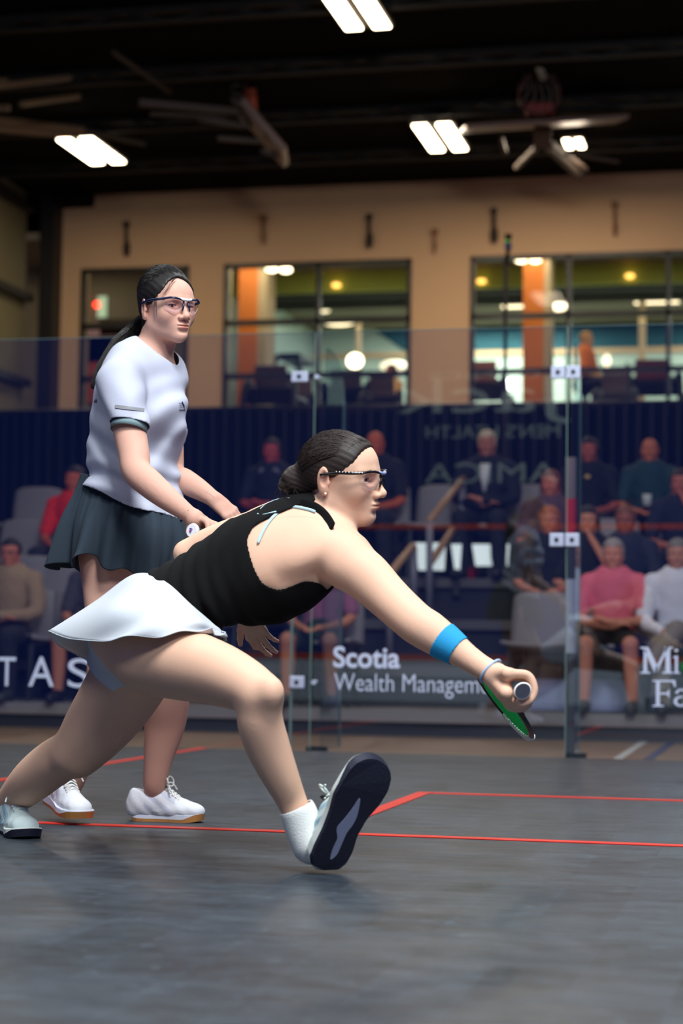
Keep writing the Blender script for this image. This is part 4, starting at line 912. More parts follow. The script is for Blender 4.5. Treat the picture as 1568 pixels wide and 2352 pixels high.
def surf(H, x, y, z, lift=.0): return surfx(H, (x, y, z), EA, lift+.0012)
mb = MB(); paths = []
rs = np.random.RandomState(3)
for i in range(900):
    a = rs.uniform(-1.35, 1.35); st = V(.082-.046*abs(math.sin(a))**1.3+rs.uniform(-.022, .003), .074*math.sin(a), .078*math.cos(a)*.62+.052); e = V(-.095, .018*math.sin(a)*rs.uniform(.3, 1.4), rs.uniform(-.02, .02)); lf = rs.uniform(-.001, .0022)
    P = []
    for t in np.linspace(0, 1, 9):
        q = st*(1-t)+e*t; q = q+V(0, 0, .03*math.sin(t*math.pi)*math.cos(a))+rs.normal(0, .0006, 3); P.append(surf(HA, *q, lift=lf))
    paths.append(P)
for i in range(330):      # curls of the bun and nape
    c = BUN+rs.normal(0, .013, 3)-HA.Z*abs(rs.normal(0, .016)); r = rs.uniform(.010, .026); ax = nrm(rs.normal(0, 1, 3)); u = nrm(np.cross(ax, HA.X)); w_ = np.cross(ax, u); t0 = rs.uniform(0, 6)
    paths.append([c+r*(math.cos(t0+t)*u+math.sin(t0+t)*w_) for t in np.linspace(0, rs.uniform(2, 4.5), 10)])
strands(mb, paths, .00065, 3); mb.build('hair', HAIRB, PA, smooth=True, recalc=False)
# ---- eye guard glasses
def glasses(H, root, fm, lensm, bridgem, studs=None, hx_=.094, temple_z=.018):
    mb = MB()
    for y in (-1, 1):
        mb.tube(spline([H.W(-.020, y*.080, temple_z-.006), H.W(.02, y*.080, temple_z), H.W(.058, y*.075, temple_z+.001), H.W(.080, y*.062, temple_z+.003)], 5), [.0028, .0032]+[.0040]*12+[.0046]*2, 8, ref=tuple(H.Z))
    mb.build('temple', fm, root, smooth=True)
    mb = MB()
    for y in (-1, 1): mb.tube(spline([H.W(.080, y*.062, temple_z+.003), H.W(.096, y*.045, temple_z+.006), H.W(.104, y*.024, temple_z+.003), H.W(.105, y*.009, temple_z-.002)], 5), [.0042]*10+[.0034]*6, 8, flat=.8, ref=tuple(H.Z))
    mb.build('frame', fm, root, smooth=True)
    mb = MB(); mb.tube(spline([H.W(.1035, -.020, temple_z+.004), H.W(.108, -.008, temple_z+.001), H.W(.108, .008, temple_z+.001), H.W(.1035, .020, temple_z+.004)], 5), [.002]+[.0042]*14+[.002], 8, ref=tuple(H.Z)); mb.build('bridge', bridgem, root, smooth=True)
    mb = MB()
    for y in (-1, 1): mb.tube([H.W(.104, y*.008, temple_z-.003), H.W(.106, y*.0105, -.004), H.W(.1035, y*.0135, -.014)], [.003, .0026, .002], 8)
    mb.build('nose_pad', fm, root, smooth=True)
    for y in (-1, 1):
        N_ = 10; v = []; f = []
        for a in range(N_+1):
            t = a/N_; x = .084+.020*math.sin(t*1.5); yy = .060-.049*t; top = temple_z+.001+.003*math.sin(t*3.1); bot = temple_z-.012-.025*math.sin(min(1, t*1.1+.05)*2.6)**.8
            for b in range(7): u = b/6; v.append(H.W(x-.006*u*u, y*yy, top+(bot-top)*u))
        for a in range(N_):
            for b in range(6): f.append((a*7+b, a*7+b+1, (a+1)*7+b+1, (a+1)*7+b))
        mesh('lens', v, f, lensm, root, smooth=True)
        mb = MB(); mb.tube([v[a*7+6] for a in range(N_+1)], .0009, 6); mb.build('lens_rim', lensm if False else mat('rim_clear', (170, 160, 165), rough=.2), root, smooth=True)
    if studs:
        mb = MB()
        for x in np.linspace(.022, .082, 9):
            for y in (-1, 1): mb.ball(H.W(x, y*(.0845-.30*max(0, x-.045)), temple_z+.0035), .0019, 8, 6)
        mb.build('stud', studs, root, smooth=True)
LENS = glassmat('lens', refl=0.05, tint=(.90, .85, .90), gtint=(1, 1, 1))
glasses(HA, PA, mat('glasses_black', (14, 14, 18), rough=.2), LENS, mat('bridge_blue', (150, 165, 205), rough=.25, metal=.2), studs=mat('stud', (225, 225, 230), rough=.2, metal=.4))
MB().ball(HA.W(-.004, -.082, -.031), .0032, 12, 8).build('earring', mat('pearl', (235, 230, 225), rough=.15), PA, smooth=True)
# necklace
P = [at(x, y, d) for x, y, d in ((716, 1146, 4.80), (728, 1155, 4.795), (744, 1168, 4.79), (757, 1184, 4.79), (766, 1200, 4.80), (775, 1218, 4.83))]
MB().tube(spline(P, 5), .0009, 6).build('necklace', mat('gold', (212, 160, 80), rough=.25, metal=.9), PA, smooth=True)
# ---- tank top, offset from the torso
SW = 0
O0 = at(400, 1410, 4.86)
TT = Field(); TT.p = list(TORSO.p)
TT.cone(at(728, 1215, 4.86), at(800, 1272, 4.74), .052, .055, .05); TT.cone(at(700, 1200, 4.90), at(635, 1195, 4.98), .050, .045, .05)
TT.ell(at(715, 1262, 4.74), V(.075, .05, .035), (LON, LAT, DOR), .04)
TT.cone(at(742, 1200, 4.87), at(765, 1150, 4.86), 54*4.87/FPX, 50*4.86/FPX, .03)
def slat(P): q = P-O0; return q@LON, q@LAT, q@DOR
def topcut(P):
    s, l, dd = slat(P); wv = np.interp(s, [0, .215, .235, .26, .29, .60], [.3, .3, .13, .060, .036, .034])
    wf = np.interp(s, [0, .32, .36, .40, .6], [.30, .30, .15, .115, .10]); mm = np.clip((dd+.05)/.08, 0, 1); w_ = wv*mm+wf*(1-mm)
    return np.maximum(np.abs(l)-w_, np.maximum(-(s-.0), s-.455))
def fold(P):
    s, l, dd = slat(P); return -.0035*np.exp(-((s-.07)/.09)**2)*np.sin(s*150+l*45+2*np.sin(l*14))-.0018*np.sin(s*60+l*70)*np.exp(-((s-.18)/.12)**2)
TT.disp([-9]*3, [9]*3, lambda P: -.006+fold(P))
lo, hi = TT.bounds(); v, f = TT.skin(.005, lo, hi); v = laplace(v, f, 2)
v, f = keep(v, f, lambda c: topcut(c) < 0); v, f = snapcut(v, f, topcut, it=5, sm=14)
BLK = mat('top_black', (9, 9, 10), rough=.9, spec=.2, bump=.2, bscale=500)
fmesh('tank_top', v, f, BLK, PA, solid=.003, sm=1, off=-1)
PIPE = mat('piping_blue', (178, 212, 222), rough=.7)
def ontorso(px, py, off=.004, d0=4.4, fld=None):     # first hit of the ray with the torso field: the strap lies on the body
    fld = fld or F; d = d0
    for _ in range(260):
        p = at(px, py, d); val = 1.0
        for op, l, u, fn, k in fld.p:
            if op != 'u': continue
            if np.any(p < l-.12) or np.any(p > u+.12): continue
            b = float(fn(p[None])[0]); h_ = min(max(.5+.5*(val-b)/k, 0), 1) if k > 0 else (1 if b < val else 0)
            val = val*(1-h_)+b*h_-k*h_*(1-h_) if k > 0 else min(val, b)
        if val < .0015: break
        d += min(max(val*.7, .0008), .04)
        if d > 5.4: return None
    return at(px, py, d-off)
def strap(pts, r, name='strap', m=PIPE, flat=.5):
    P = [ontorso(x, y) for x, y in pts]; P = [p for p in P if p is not None]
    if len(P) > 2: Q = spline(P, 4); MB().tube(Q, [r*.55]+[r]*(len(Q)-2)+[r*.55], 8, flat=flat, ref=tuple(FW)).build(name, m, PA, smooth=True)
strap([(592, 1248), (600, 1228), (612, 1206), (626, 1188), (645, 1172), (668, 1164), (690, 1166), (712, 1171), (724, 1176)], .0038)
strap([(588, 1182), (604, 1184), (622, 1180), (636, 1176)], .0042)
strap([(598, 1172), (612, 1160), (632, 1151), (650, 1147), (668, 1147)], .0042)
P = [ontorso(x, y, .003) for x, y in ((688, 1156), (706, 1160), (724, 1168), (740, 1180), (753, 1196), (763, 1214))]; P = [p for p in P if p is not None]
MB().tube(spline(P, 4), [.006]+[.014]*(len(spline(P, 4))-2)+[.006], 10, flat=.2, ref=tuple(FW)).build('shoulder_strap', BLK, PA, smooth=True)
# shorts under the skirt and the skirt
WHITE = mat('skirt_white', (200, 206, 212), rough=.75, bump=.1, bscale=300)
LINER = mat('liner_white', (196, 200, 206), rough=.8)
SH = Field(); SH.ell(at(318, 1462, 4.88), V(.125, .14, .112), None, .05); SH.cone(at(300, 1510, 4.97), at(282, 1548, 4.99), .103, .103, .04); SH.cone(at(352, 1425, 4.88), at(420, 1385, 4.88), .118, .11, .04, flat=DOR, fk=.8)
shc = lambda c: (c-at(288, 1550, 4.99))@nrm(at(262, 1615, 5.02)-at(305, 1545, 4.98))
v, f = SH.skin(.006); v, f = keep(v, f, lambda c: shc(c) < 0); v, f = snapcut(v, f, shc)
fmesh('shorts', v, f, LINER, PA, solid=.002)
waist = [(350, 1318, 4.90), (392, 1345, 4.77), (438, 1388, 4.73), (484, 1428, 4.74), (512, 1456, 4.82), (480, 1440, 4.97), (430, 1385, 5.03), (385, 1335, 5.0)]
m0 = [(300, 1322, 4.90), (345, 1368, 4.72), (405, 1402, 4.67), (478, 1434, 4.69), (516, 1459, 4.79), (478, 1452, 4.99), (410, 1420, 5.06), (340, 1365, 5.04)]
m1 = [(222, 1378, 4.92), (270, 1410, 4.70), (358, 1430, 4.63), (462, 1442, 4.66), (520, 1462, 4.78), (475, 1472, 5.01), (380, 1480, 5.08), (270, 1435, 5.07)]
hem = [(116, 1459, 4.95), (200, 1471, 4.74), (318, 1464, 4.62), (440, 1448, 4.63), (521, 1458, 4.76), (470, 1500, 5.03), (335, 1560, 5.10), (192, 1512, 5.07)]
v, f = loft([[at(*p) for p in l] for l in (waist, m0, m1, hem)], 26, 160, lambda a, th: .006*a**1.5*np.sin(th*9+1)*np.clip(a*2, 0, 1)+.006*np.sin(th*5+a*7)*a+.003*np.sin(th*8-a*5)*np.sin(a*3.1))
mesh('skirt', v, f, WHITE, PA, smooth=True, solid=.0018, recalc=False)
P = [v[26*160+i] for i in range(160)]; MB().tube(P+[P[0]], .0016, 6, cap=False).build('skirt_hem', WHITE, PA, smooth=True)
P = [v[1*160+i] for i in range(160)]; 
# blue kinesiology tape, wrist band, ring
BT = Field(); pxchain(BT, [(985, 1450, 4.59, 47), (1022, 1475, 4.57, 41), (1062, 1502, 4.55, 32), (1100, 1528, 4.53, 28)], .02); BT.disp([-9]*3, [9]*3, lambda P: P[..., 0]*0-.0018)
v, f = BT.skin(.003); ax = nrm(at(1062, 1502, 4.55)-at(1000, 1458, 4.58)); tc_ = lambda c: np.maximum(-((c-at(1018, 1462, 4.57))@ax), (c-at(1055, 1490, 4.55))@ax)
v, f = keep(v, f, lambda c: tc_(c) < 0); v, f = snapcut(v, f, tc_)
fmesh('tape', v, f, mat('tape_blue', (22, 150, 205), rough=.8, bump=.2, bscale=400), PA, solid=.0012)
c0 = at(1126, 1541, 4.515); a1 = nrm(at(1145, 1524, 4.5)-at(1117, 1566, 4.52)); a2 = nrm(np.cross(nrm(at(1150, 1556, 4.5)-c0), a1)); P = [c0+.0325*(math.cos(t)*a1+math.sin(t)*a2*.95) for t in np.linspace(0, 2*math.pi, 33)]
MB().tube(P, .0032, 8, cap=False).build('wrist_band', mat('band_blue', (160, 190, 225), rough=.6), PA, smooth=True)
# socks and shoes
SOCK = mat('sock_white', (226, 230, 226), rough=.95, bump=.6, bscale=350); SOCKG = mat('sock_grey', (170, 178, 186), rough=.95, bump=.6, bscale=350)
S1 = Field(); pxchain(S1, [(686, 1868, 4.495, 41), (700, 1905, 4.495, 44), (716, 1938, 4.49, 46)], .02); v, f = S1.skin(.003); dirs = nrm(at(690, 1885, 4.5)-at(668, 1835, 4.5)); sk1 = lambda c: -((c-at(684, 1852, 4.495))@dirs)
v, f = keep(v, f, lambda c: sk1(c) < 0); v, f = snapcut(v, f, sk1)
fmesh('sock', v, f, SOCK, PA, solid=.003)
S2 = Field(); pxchain(S2, [(18, 1848, 5.35, 37), (10, 1860, 5.37, 37), (2, 1876, 5.38, 33)], .02); v, f = S2.skin(.003); dirs = nrm(at(8, 1862, 5.37)-at(30, 1835, 5.32)); sk2 = lambda c: -((c-at(22, 1843, 5.34))@dirs)
v, f = keep(v, f, lambda c: sk2(c) < 0); v, f = snapcut(v, f, sk2)
fmesh('sock', v, f, SOCKG, PA, solid=.003)
UPA = mat('shoe_pale', (206, 224, 222), rough=.7, noise=.08, nscale=40, bump=.3, bscale=200, attr=True); MIDA = mat('midsole_pale', (214, 222, 214), rough=.6)
OUTN = mat('rubber_navy', (22, 26, 46), rough=.65, bump=.5, bscale=160); LACE = mat('lace_pale', (214, 228, 224), rough=.8)
LAV = mat('shank_lavender', (140, 146, 176), rough=.5)
# raised front shoe: sole towards the camera
heel = at(738, 2000, 4.45); toe = at(846, 1772, 4.40); fx = nrm(toe-heel); soln = camdir(.46, -.22, .86); up_ = -soln
FA = Frame(heel+soln*.012, fx, up_)
RA_ = empty('x', (0, 0, 0)); bpy.data.objects.remove(RA_)
def shoe_part(root, F_, side, L, up, mid, out, lace, accent=None, **k):
    r = bpy.data.objects.new('shoe', None); COL.objects.link(r); r.location = root.location; r.parent = root; r.matrix_parent_inverse = Matrix.Translation(-root.location)
    class R: pass
    shoe(F_, side, up, mid, out, lace, root=r, L=L, accent=accent, **k); return r
def setparent(o, parent):
    if parent is not None:
        if parent.parent is not None:
            o.parent = parent; o.matrix_parent_inverse = Matrix.Translation(-Vector(parent.location))
        else: o.parent = parent; o.matrix_parent_inverse = Matrix.Translation(-parent.location)
r1 = shoe_part(PA, FA, -1, np.linalg.norm(toe-heel)*1.14, UPA, MIDA, OUTN, LACE, accent=(.55, .72, .88), wide=1.18)
# lavender shank down the middle of the sole and toe guard
L1 = np.linalg.norm(toe-heel)*1.14
pts = [(.12, .0), (.17, .030), (.26, .030), (.36, .028), (.45, .045), (.54, .04), (.66, .004), (.55, -.018), (.46, -.040), (.38, -.06), (.30, -.022), (.2, -.018)]
pts = [(float(a_), float(b_)) for a_, b_ in spline([(x, y*1.15) for x, y in pts], 5, closed=True)]
MB().prism([FA.W(x*L1, y*L1, -.0012) for x, y in pts], FA.Z*.0015).build('shank', LAV, r1)
toe2 = atz(68, 1928, 0.0); an2 = at(8, 1860, 5.38); an2[2] = 0.0; dr2 = nrm(toe2-an2); FB = Frame(toe2-dr2*.265, dr2, V(0, 0, 1))
r2 = shoe_part(PA, FB, 1, .27, UPA, MIDA, OUTN, LACE, accent=(.55, .72, .88))

# ---- the racket in her right hand
def racket(HBp, AX, side, L, label, fm, gripm, buttm, strm, logo=None, accent=None):
    """HBp = butt centre, AX to the head, side = across the face"""
    side = nrm(side-AX*(side@AX)); nf = np.cross(AX, side); r = empty('squash_racket', HBp, label, 'racket')
    MB().tube([HBp+AX*.004, HBp+AX*.03, HBp+AX*.19], [.0190, .0165, .0150], 12, flat=.86, ref=tuple(side)).build('grip', gripm, r, smooth=True)
    MB().tube([HBp-AX*.002, HBp+AX*.004, HBp+AX*.012], [.0200, .0222, .0200], 16, flat=.88, ref=tuple(side)).build('butt_collar', mat('collar_white', (225, 222, 218), rough=.5), r, smooth=True)
    b = MB().tube([HBp-AX*.004, HBp-AX*.0015], [.0182, .0182], 16, flat=.88, ref=tuple(side)).build('butt_cap', buttm, r)
    MB().tube([HBp+AX*.19, HBp+AX*.30], [.009, .0085], 10, flat=.8).build('shaft', fm, r, smooth=True)
    C0 = HBp+AX*(L-.165); P = []
    for t in np.linspace(0, 2*math.pi, 49)[:-1]:
        a = .165*math.cos(t); w_ = .100*math.sin(t)*(1-.18*(-math.cos(t))*.9); P.append(C0+AX*a+side*w_)
    MB().tube(P+[P[0]], .0085, 8, cap=False, flat=.7).build('frame', fm, r, smooth=True)
    if accent:
        Q = [p+(p-C0)*.01-FW*.002 for p in P[1:13]]; MB().tube(Q, .0098, 8).build('frame_accent', accent, r, smooth=True)
    mb = MB()
    for i in range(-13, 14):
        o = i*.0070; h_ = .158*math.sqrt(max(0, 1-(o/.097)**2))
        if h_ > .02: mb.tube([C0+side*o-AX*h_, C0+side*o+AX*h_], .0018, 4)
    for i in range(-20, 21):
        o = i*.0078; h_ = .094*math.sqrt(max(0, 1-(o/.16)**2))*(1+.18*o/.16)
        if h_ > .02: mb.tube([C0+AX*o-side*h_, C0+AX*o+side*h_], .0018, 4)
    mb.build('strings', strm, r, smooth=True)
    for s in (-1, 1): MB().tube([HBp+AX*.30, C0-AX*.145+side*s*.045], .0075, 8).build('throat', fm, r, smooth=True)
    return r, C0, side, nf
FRB = mat('racket_black', (20, 22, 26), rough=.35); GRIP = mat('grip_white', (214, 205, 200), rough=.8, bump=.4, bscale=150)
GRN = mat('string_green', (30, 250, 120), rough=.8)
sd = nrm(at(1203, 1690, 5.0)-at(1092, 1552, 5.0))
rk, C0, sd_, nf = racket(HB, RAX, sd, .66, 'squash racket with bright green strings held out low by the lunging player', FRB, GRIP, mat('butt_navy', (24, 28, 48), rough=.6, noise=.3, nscale=150), GRN, accent=mat('accent_white', (225, 235, 228), rough=.4))
# ------------------------------------------------------------------ standing player
PB = empty('person', tuple(atz(290, 1890, 0.0)), 'standing player in white short-sleeved shirt and dark flared skirt with a black ponytail', 'person')
FACB = camdir(.76, .05, .65); LATB = nrm(np.cross(V(0, 0, 1), FACB))*-1     # towards her right, near the camera
HBf = Frame(at(383, 711, 5.66), camdir(.62, .0, .78), camdir(.02, 1, .0), .955)
G = Field()
tb = [(330, 872, 5.68, 92), (322, 930, 5.68, 100), (312, 1030, 5.69, 84), (300, 1110, 5.70, 92), (292, 1190, 5.70, 108), (286, 1260, 5.70, 112)]
G.chain([at(*t[:3]) for t in tb], [t[3]*t[2]/FPX for t in tb], .03, flat=FACB, fk=.72)
G.cone(at(290, 868, 5.56), at(386, 872, 5.80), .048, .046, .04)
pxchain(G, [(338, 862, 5.70, 46), (352, 815, 5.69, 42), (366, 772, 5.68, 43)], .02)
pxchain(G, [(283, 872, 5.54, 44), (290, 930, 5.51, 43), (298, 990, 5.48, 38), (308, 1045, 5.44, 36), (314, 1082, 5.41, 34), (345, 1112, 5.38, 33), (385, 1145, 5.36, 28), (425, 1175, 5.35, 21), (450, 1194, 5.35, 18)], .015)
pxchain(G, [(388, 872, 5.82, 40), (386, 960, 5.84, 36), (390, 1050, 5.80, 32), (397, 1090, 5.77, 29), (425, 1106, 5.74, 29), (460, 1126, 5.71, 24), (490, 1146, 5.69, 18)], .015)
pxchain(G, [(242, 1270, 5.67, 58), (244, 1370, 5.64, 52), (250, 1460, 5.60, 47), (246, 1530, 5.58, 42)], .03)
pxchain(G, [(246, 1530, 5.58, 42), (232, 1600, 5.62, 42), (212, 1680, 5.68, 34), (192, 1745, 5.74, 23), (174, 1790, 5.765, 23), (166, 1812, 5.77, 20), (162, 1830, 5.77, 17)], .02)
pxchain(G, [(336, 1270, 5.77, 60), (362, 1370, 5.74, 56), (388, 1460, 5.70, 52), (394, 1530, 5.68, 46)], .03)
pxchain(G, [(394, 1530, 5.68, 47), (384, 1600, 5.70, 52), (378, 1665, 5.72, 47), (364, 1740, 5.72, 34), (355, 1798, 5.725, 27), (354, 1822, 5.735, 22), (354, 1845, 5.74, 17)], .02)
head_prims(G, HBf, jaw=1.0)
hl2, t2 = hand(G, at(490, 1146, 5.69), camdir(.74, -.64, .05), camdir(.45, .55, .70), s=.84, side=-1, curls=(.35, .3, .25, .2), spread=.03, thumb=(.35, .3))
HB2 = at(441, 1219, 5.30); RX2 = camdir(.50, -.22, -.84); hx2 = nrm(RT-RX2*(RT@RX2)); hy2 = nrm(np.cross(RX2, hx2)); hy2 = hy2 if hy2@UP > 0 else -hy2
K2 = []
for i in range(4):
    o = HB2+RX2*(.035+.020*i); pt = lambda a, R: o+R*(math.cos(math.radians(a))*hx2+math.sin(math.radians(a))*hy2); r0 = .0076
    ps = [pt(110, .048), pt(55, .038), pt(5, .029), pt(-50, .027), pt(-100, .027)]; G.chain(ps, [r0*1.25, r0*1.2, r0, r0, r0*.9], .004); K2 += ps
    G.cone(at(446, 1190, 5.35), ps[0], .019, .013, .012); G.cone(at(446, 1192, 5.35), pt(170, .032), .018, .013, .012)
th = [HB2+RX2*.075-hx2*.032, HB2+RX2*.095-hx2*.018-hy2*.026, HB2+RX2*.10+hx2*.006-hy2*.030]; G.chain(th, [.014, .012, .009], .006); K2 += th
fb = [box_around([HBf.W(-.12, -.09, -.13), HBf.W(.13, .09, .13), HBf.W(-.12, .09, .13), HBf.W(.13, -.09, -.13)], .005, .0017), box_around(hl2, .022, .0022), box_around(K2, .02, .0022)]
body_mesh('body', G, SKIN_B, PB, .005, fb, skin_col(HBf, (.86, .60, .58)))
head_parts(HBf, PB, hairm=HAIR, gaze=(-.05, -.05))
def lineB(q):
    x, y, z = q[..., 0], q[..., 1], q[..., 2]
    w_ = np.clip(np.abs(y)/.056, 0, 1)**1.6; lim = (1-w_)*(.050+1.3*(z-.082))+w_*(.022+.88*z)
    low = np.where(x > -.030, -(z-.006), -(z+.055))
    return np.maximum((x-lim)*.6, low*.8)
def extraB(Gx):
    s = HBf.s; Gx.ell(HBf.W(-.020, 0, .055), V(.086, .074, .082)*s, HBf.A, .02)
    Gx.cone(HBf.W(-.070, 0, -.01), HBf.W(-.095, 0, -.045), .040, .024, .03)
hair_base(HBf, PB, HAIR, lineB, groove=lambda q: .0005*np.sin(np.arctan2(q[..., 2]+q[..., 0]*.35+.02, np.abs(q[..., 1])+.02)*44+q[..., 0]*30), extra=extraB)
mb = MB(); paths = []; rs = np.random.RandomState(5); TB = HBf.W(-.100, 0, -.050)
EB = [((-.010, 0, .030), (.091, .0745, .083)), ((.030, 0, .040), (.062, .0665, .060)), ((-.020, 0, .055), (.086, .074, .082))]
def surfB(q, lf): return surfx(HBf, q, EB, lf+.0012)
for i in range(950):
    a = rs.uniform(-1.4, 1.4); st = V(.072+rs.uniform(-.02, .006)-.050*abs(math.sin(a))**1.2, .074*math.sin(a), .078*math.cos(a)*.75+.045); e = V(-.10, .014*math.sin(a), -.040+rs.uniform(-.015, .02)); lf = rs.uniform(-.001, .0028)
    paths.append([surfB(st*(1-t)+e*t+V(0, 0, .035*math.sin(t*math.pi)*math.cos(a))+rs.normal(0, .0006, 3), lf) for t in np.linspace(0, 1, 10)])
tail = [(338, 732, 5.77), (322, 748, 5.80), (300, 772, 5.80), (274, 798, 5.77), (250, 828, 5.73), (229, 858, 5.70), (212, 892, 5.68)]
TL = spline([at(*p) for p in tail], 4); tw = np.interp(np.linspace(0, 1, len(TL)), [0, .22, .45, .75, 1], [.018, .024, .028, .018, .005])
MB().tube(TL, tw*.82, 14, flat=.8).build('ponytail', HAIR, PB, smooth=True)
for i in range(420):
    o = rs.normal(0, .5, 2); o /= max(1, np.linalg.norm(o)); k0 = rs.uniform(.85, 1.2); P = []; end = rs.randint(len(TL)-6, len(TL)+1)
    for j in range(0, end):
        t = nrm(TL[min(j+1, len(TL)-1)]-TL[max(j-1, 0)]); a = nrm(np.cross(t, FW)); b = np.cross(t, a); n_ = o/np.linalg.norm(o)*(.80+.25*np.linalg.norm(o)); P.append(TL[j]+(a*n_[0]+b*n_[1])*tw[j]*k0+rs.normal(0, .0007, 3))
    paths.append(P)
for i in range(5):   # loose hairs at temple and nape
    y = -.066+rs.uniform(-.006, .006); st = V(.038+rs.uniform(-.012, .024), y, .055+rs.uniform(-.01, .015)); e = st+V(rs.uniform(-.012, .012), -.008, -.055-rs.uniform(0, .05)); paths.append([HBf.W(*(st*(1-t)+e*t+V(0, -.006*math.sin(t*3), 0))) for t in np.linspace(0, 1, 7)])
for i in range(5):
    st = V(.074, -.018+rs.uniform(-.008, .008), .088); e = V(.070+rs.uniform(-.01, .01), -.060+rs.uniform(-.008, .006), .030+rs.uniform(-.01, .02)); paths.append([HBf.W(*((st*(1-t)+e*t)+nrm(V(1, -.5, .3))*.020*math.sin(t*math.pi))) for t in np.linspace(0, 1, 8)])
for i in range(0):
    a = at(352+rs.uniform(-14, 14), 752, 5.62); paths.append([a+UP*(-.012*j)+RT*rs.normal(0, .0015)+RT*.0008*j*rs.uniform(-1, 1) for j in range(6)])
strands(mb, paths, .00065, 3); mb.build('hair', HAIR, PB, smooth=True, recalc=False)
NAVY = mat('glasses_navy', (22, 30, 62), rough=.22)
glasses(HBf, PB, NAVY, LENS, mat('bridge_white', (225, 228, 232), rough=.3), temple_z=.019)
# shirt
SHM = mat('shirt_white', (188, 192, 208), rough=.72, bump=.12, bscale=420)
TEAL = mat('cuff_teal', (120, 144, 148), rough=.8)
S = Field()
ts = [(326, 880, 5.68, 104), (320, 940, 5.68, 119), (309, 1030, 5.69, 116), (306, 1110, 5.69, 119), (310, 1230, 5.68, 130)]
S.chain([at(*t[:3]) for t in ts], [t[3]*t[2]/FPX for t in ts], .03, flat=FACB, fk=.80)
S.cone(at(284, 866, 5.56), at(384, 872, 5.79), .060, .056, .05); S.cone(at(300, 842, 5.62), at(372, 848, 5.76), .052, .05, .05); S.cone(at(332, 832, 5.70), at(318, 900, 5.74), .052, .08, .05)
S.ell(at(360, 945, 5.62), V(.070, .095, .075), (FACB, LATB, V(0, 0, 1)), .04); 
S.chain([at(276, 876, 5.53), at(288, 930, 5.49), at(300, 1010, 5.46)], [.068, .059, .052], .018)
S.chain([at(386, 880, 5.82), at(386, 930, 5.84), at(386, 1000, 5.84)], [.050, .048, .046], .02)
cuffc = at(297, 977, 5.475); cuffn = nrm(at(303, 1010, 5.46)-at(288, 940, 5.49)+RT*-.006)
cuffn = nrm(cuffn+UP*0+RT*-.28)
def armR(P): a = at(283, 890, 5.52); b = at(306, 1060, 5.44); ab = b-a; t = np.clip((P-a)@ab/(ab@ab), 0, 1); return np.linalg.norm(P-a-t[..., None]*ab, axis=-1)
def sfold(P):
    q = (P-at(320, 1000, 5.69)); r = q@RT; u = q@UP; d = q@FW; near = np.clip(-(d)/.05+.5, 0, 1)
    f1 = np.sin(r*46-u*70+2.5*np.sin(u*11+r*7))*np.exp(-((u+.02)/.14)**2)*.008*np.clip((r+.02)/.08, 0, 1)
    f2 = np.sin(u*85+r*28+2*np.sin(r*20))*np.exp(-((u+.14)/.07)**2)*.0075
    f3 = np.sin(r*60+u*50+1.5*np.sin(u*16))*np.exp(-((r+.09)/.05)**2-((u+.02)/.12)**2)*.007
    f4 = vnoise(P, 22, 1.3)*.003
    return -(f1+f2+f3+f4)
S.disp([-9]*3, [9]*3, sfold)
v, f = S.skin(.0045)
hemA, hemB = at(188, 1114, 5.70), at(410, 1198, 5.58); hn = nrm(np.cross(hemB-hemA, FW)); hn = hn if hn@UP < 0 else -hn
hn = nrm(hn)
def shirtcut(P):
    c1 = (P-hemA)@hn+.006*np.sin(((P-hemA)@RT)*30)
    onarm = (armR(P) < .066) & ((P-cuffc)@cuffn < .105)
    c2 = np.where(onarm, (P-cuffc)@cuffn, -1.0)
    q = P-at(352, 815, 5.69); ax_ = nrm(at(366, 772, 5.68)-at(335, 870, 5.705)); h_ = q@ax_; rr = np.linalg.norm(q-h_[..., None]*ax_, axis=-1); fr_ = q@FACB
    c3 = np.minimum(.064+.25*np.clip(fr_, 0, .08)-rr, h_+.012+.62*np.clip(fr_, -.08, .1))
    onl = np.linalg.norm((P-at(386, 970, 5.84)), axis=-1) < .045
    c4 = np.where(onl, at(386, 985, 5.85)[2]-P[..., 2], -1.0)
    return np.maximum(np.maximum(c1, c2), np.maximum(c3, c4))
def far_arm(c): return shirtcut(c) < 0
v, f = keep(v, f, far_arm); v, f = snapcut(v, f, lambda P: np.clip(shirtcut(P), -.01, .01), it=6, sm=6)
fmesh('shirt', v, f, SHM, PB, solid=.002, sm=1)
def ring(c, n, ra, rb, w, m, name, a0=None, tilt=0):
    n = nrm(n); a = nrm(np.cross(n, FW)) if a0 is None else nrm(a0-n*(a0@n)); b = np.cross(n, a); vv = []; ff = []; K = 40
    for j in range(K):
        t = 2*math.pi*j/K; p = c+ra*math.cos(t)*a+rb*math.sin(t)*b; vv += [p, p+n*w]
    for j in range(K): q = (j+1) % K; ff.append((2*j, 2*q, 2*q+1, 2*j+1))
    return mesh(name, vv, ff, m, PB, smooth=True, solid=.003)
ring(cuffc-cuffn*.004, cuffn, .0505, .0535, .020, TEAL, 'cuff')
# collar: teal at the back, white round the front
P = []
nA = at(335, 870, 5.705); ax_ = nrm(at(366, 772, 5.68)-nA); a_ = nrm(FACB-ax_*(FACB@ax_)); b_ = np.cross(ax_, a_)
col_c = at(352, 815, 5.69)
ringP = []
for t in np.linspace(0, 2*math.pi, 41)[:-1]:
    R_ = .064/(1-.25*max(0, math.cos(t))); fr_ = R_*math.cos(t); ringP.append(col_c+a_*fr_+b_*math.sin(t)*R_-ax_*(.012+.62*fr_))
MB().tube(ringP+[ringP[0]], .0045, 8, cap=False).build('collar', SHM, PB, smooth=True)
back = [ringP[i]+ax_*.004 for i in range(13, 28)]; MB().tube(back, .0075, 8, flat=.5, ref=tuple(ax_)).build('collar_band', TEAL, PB, smooth=True)
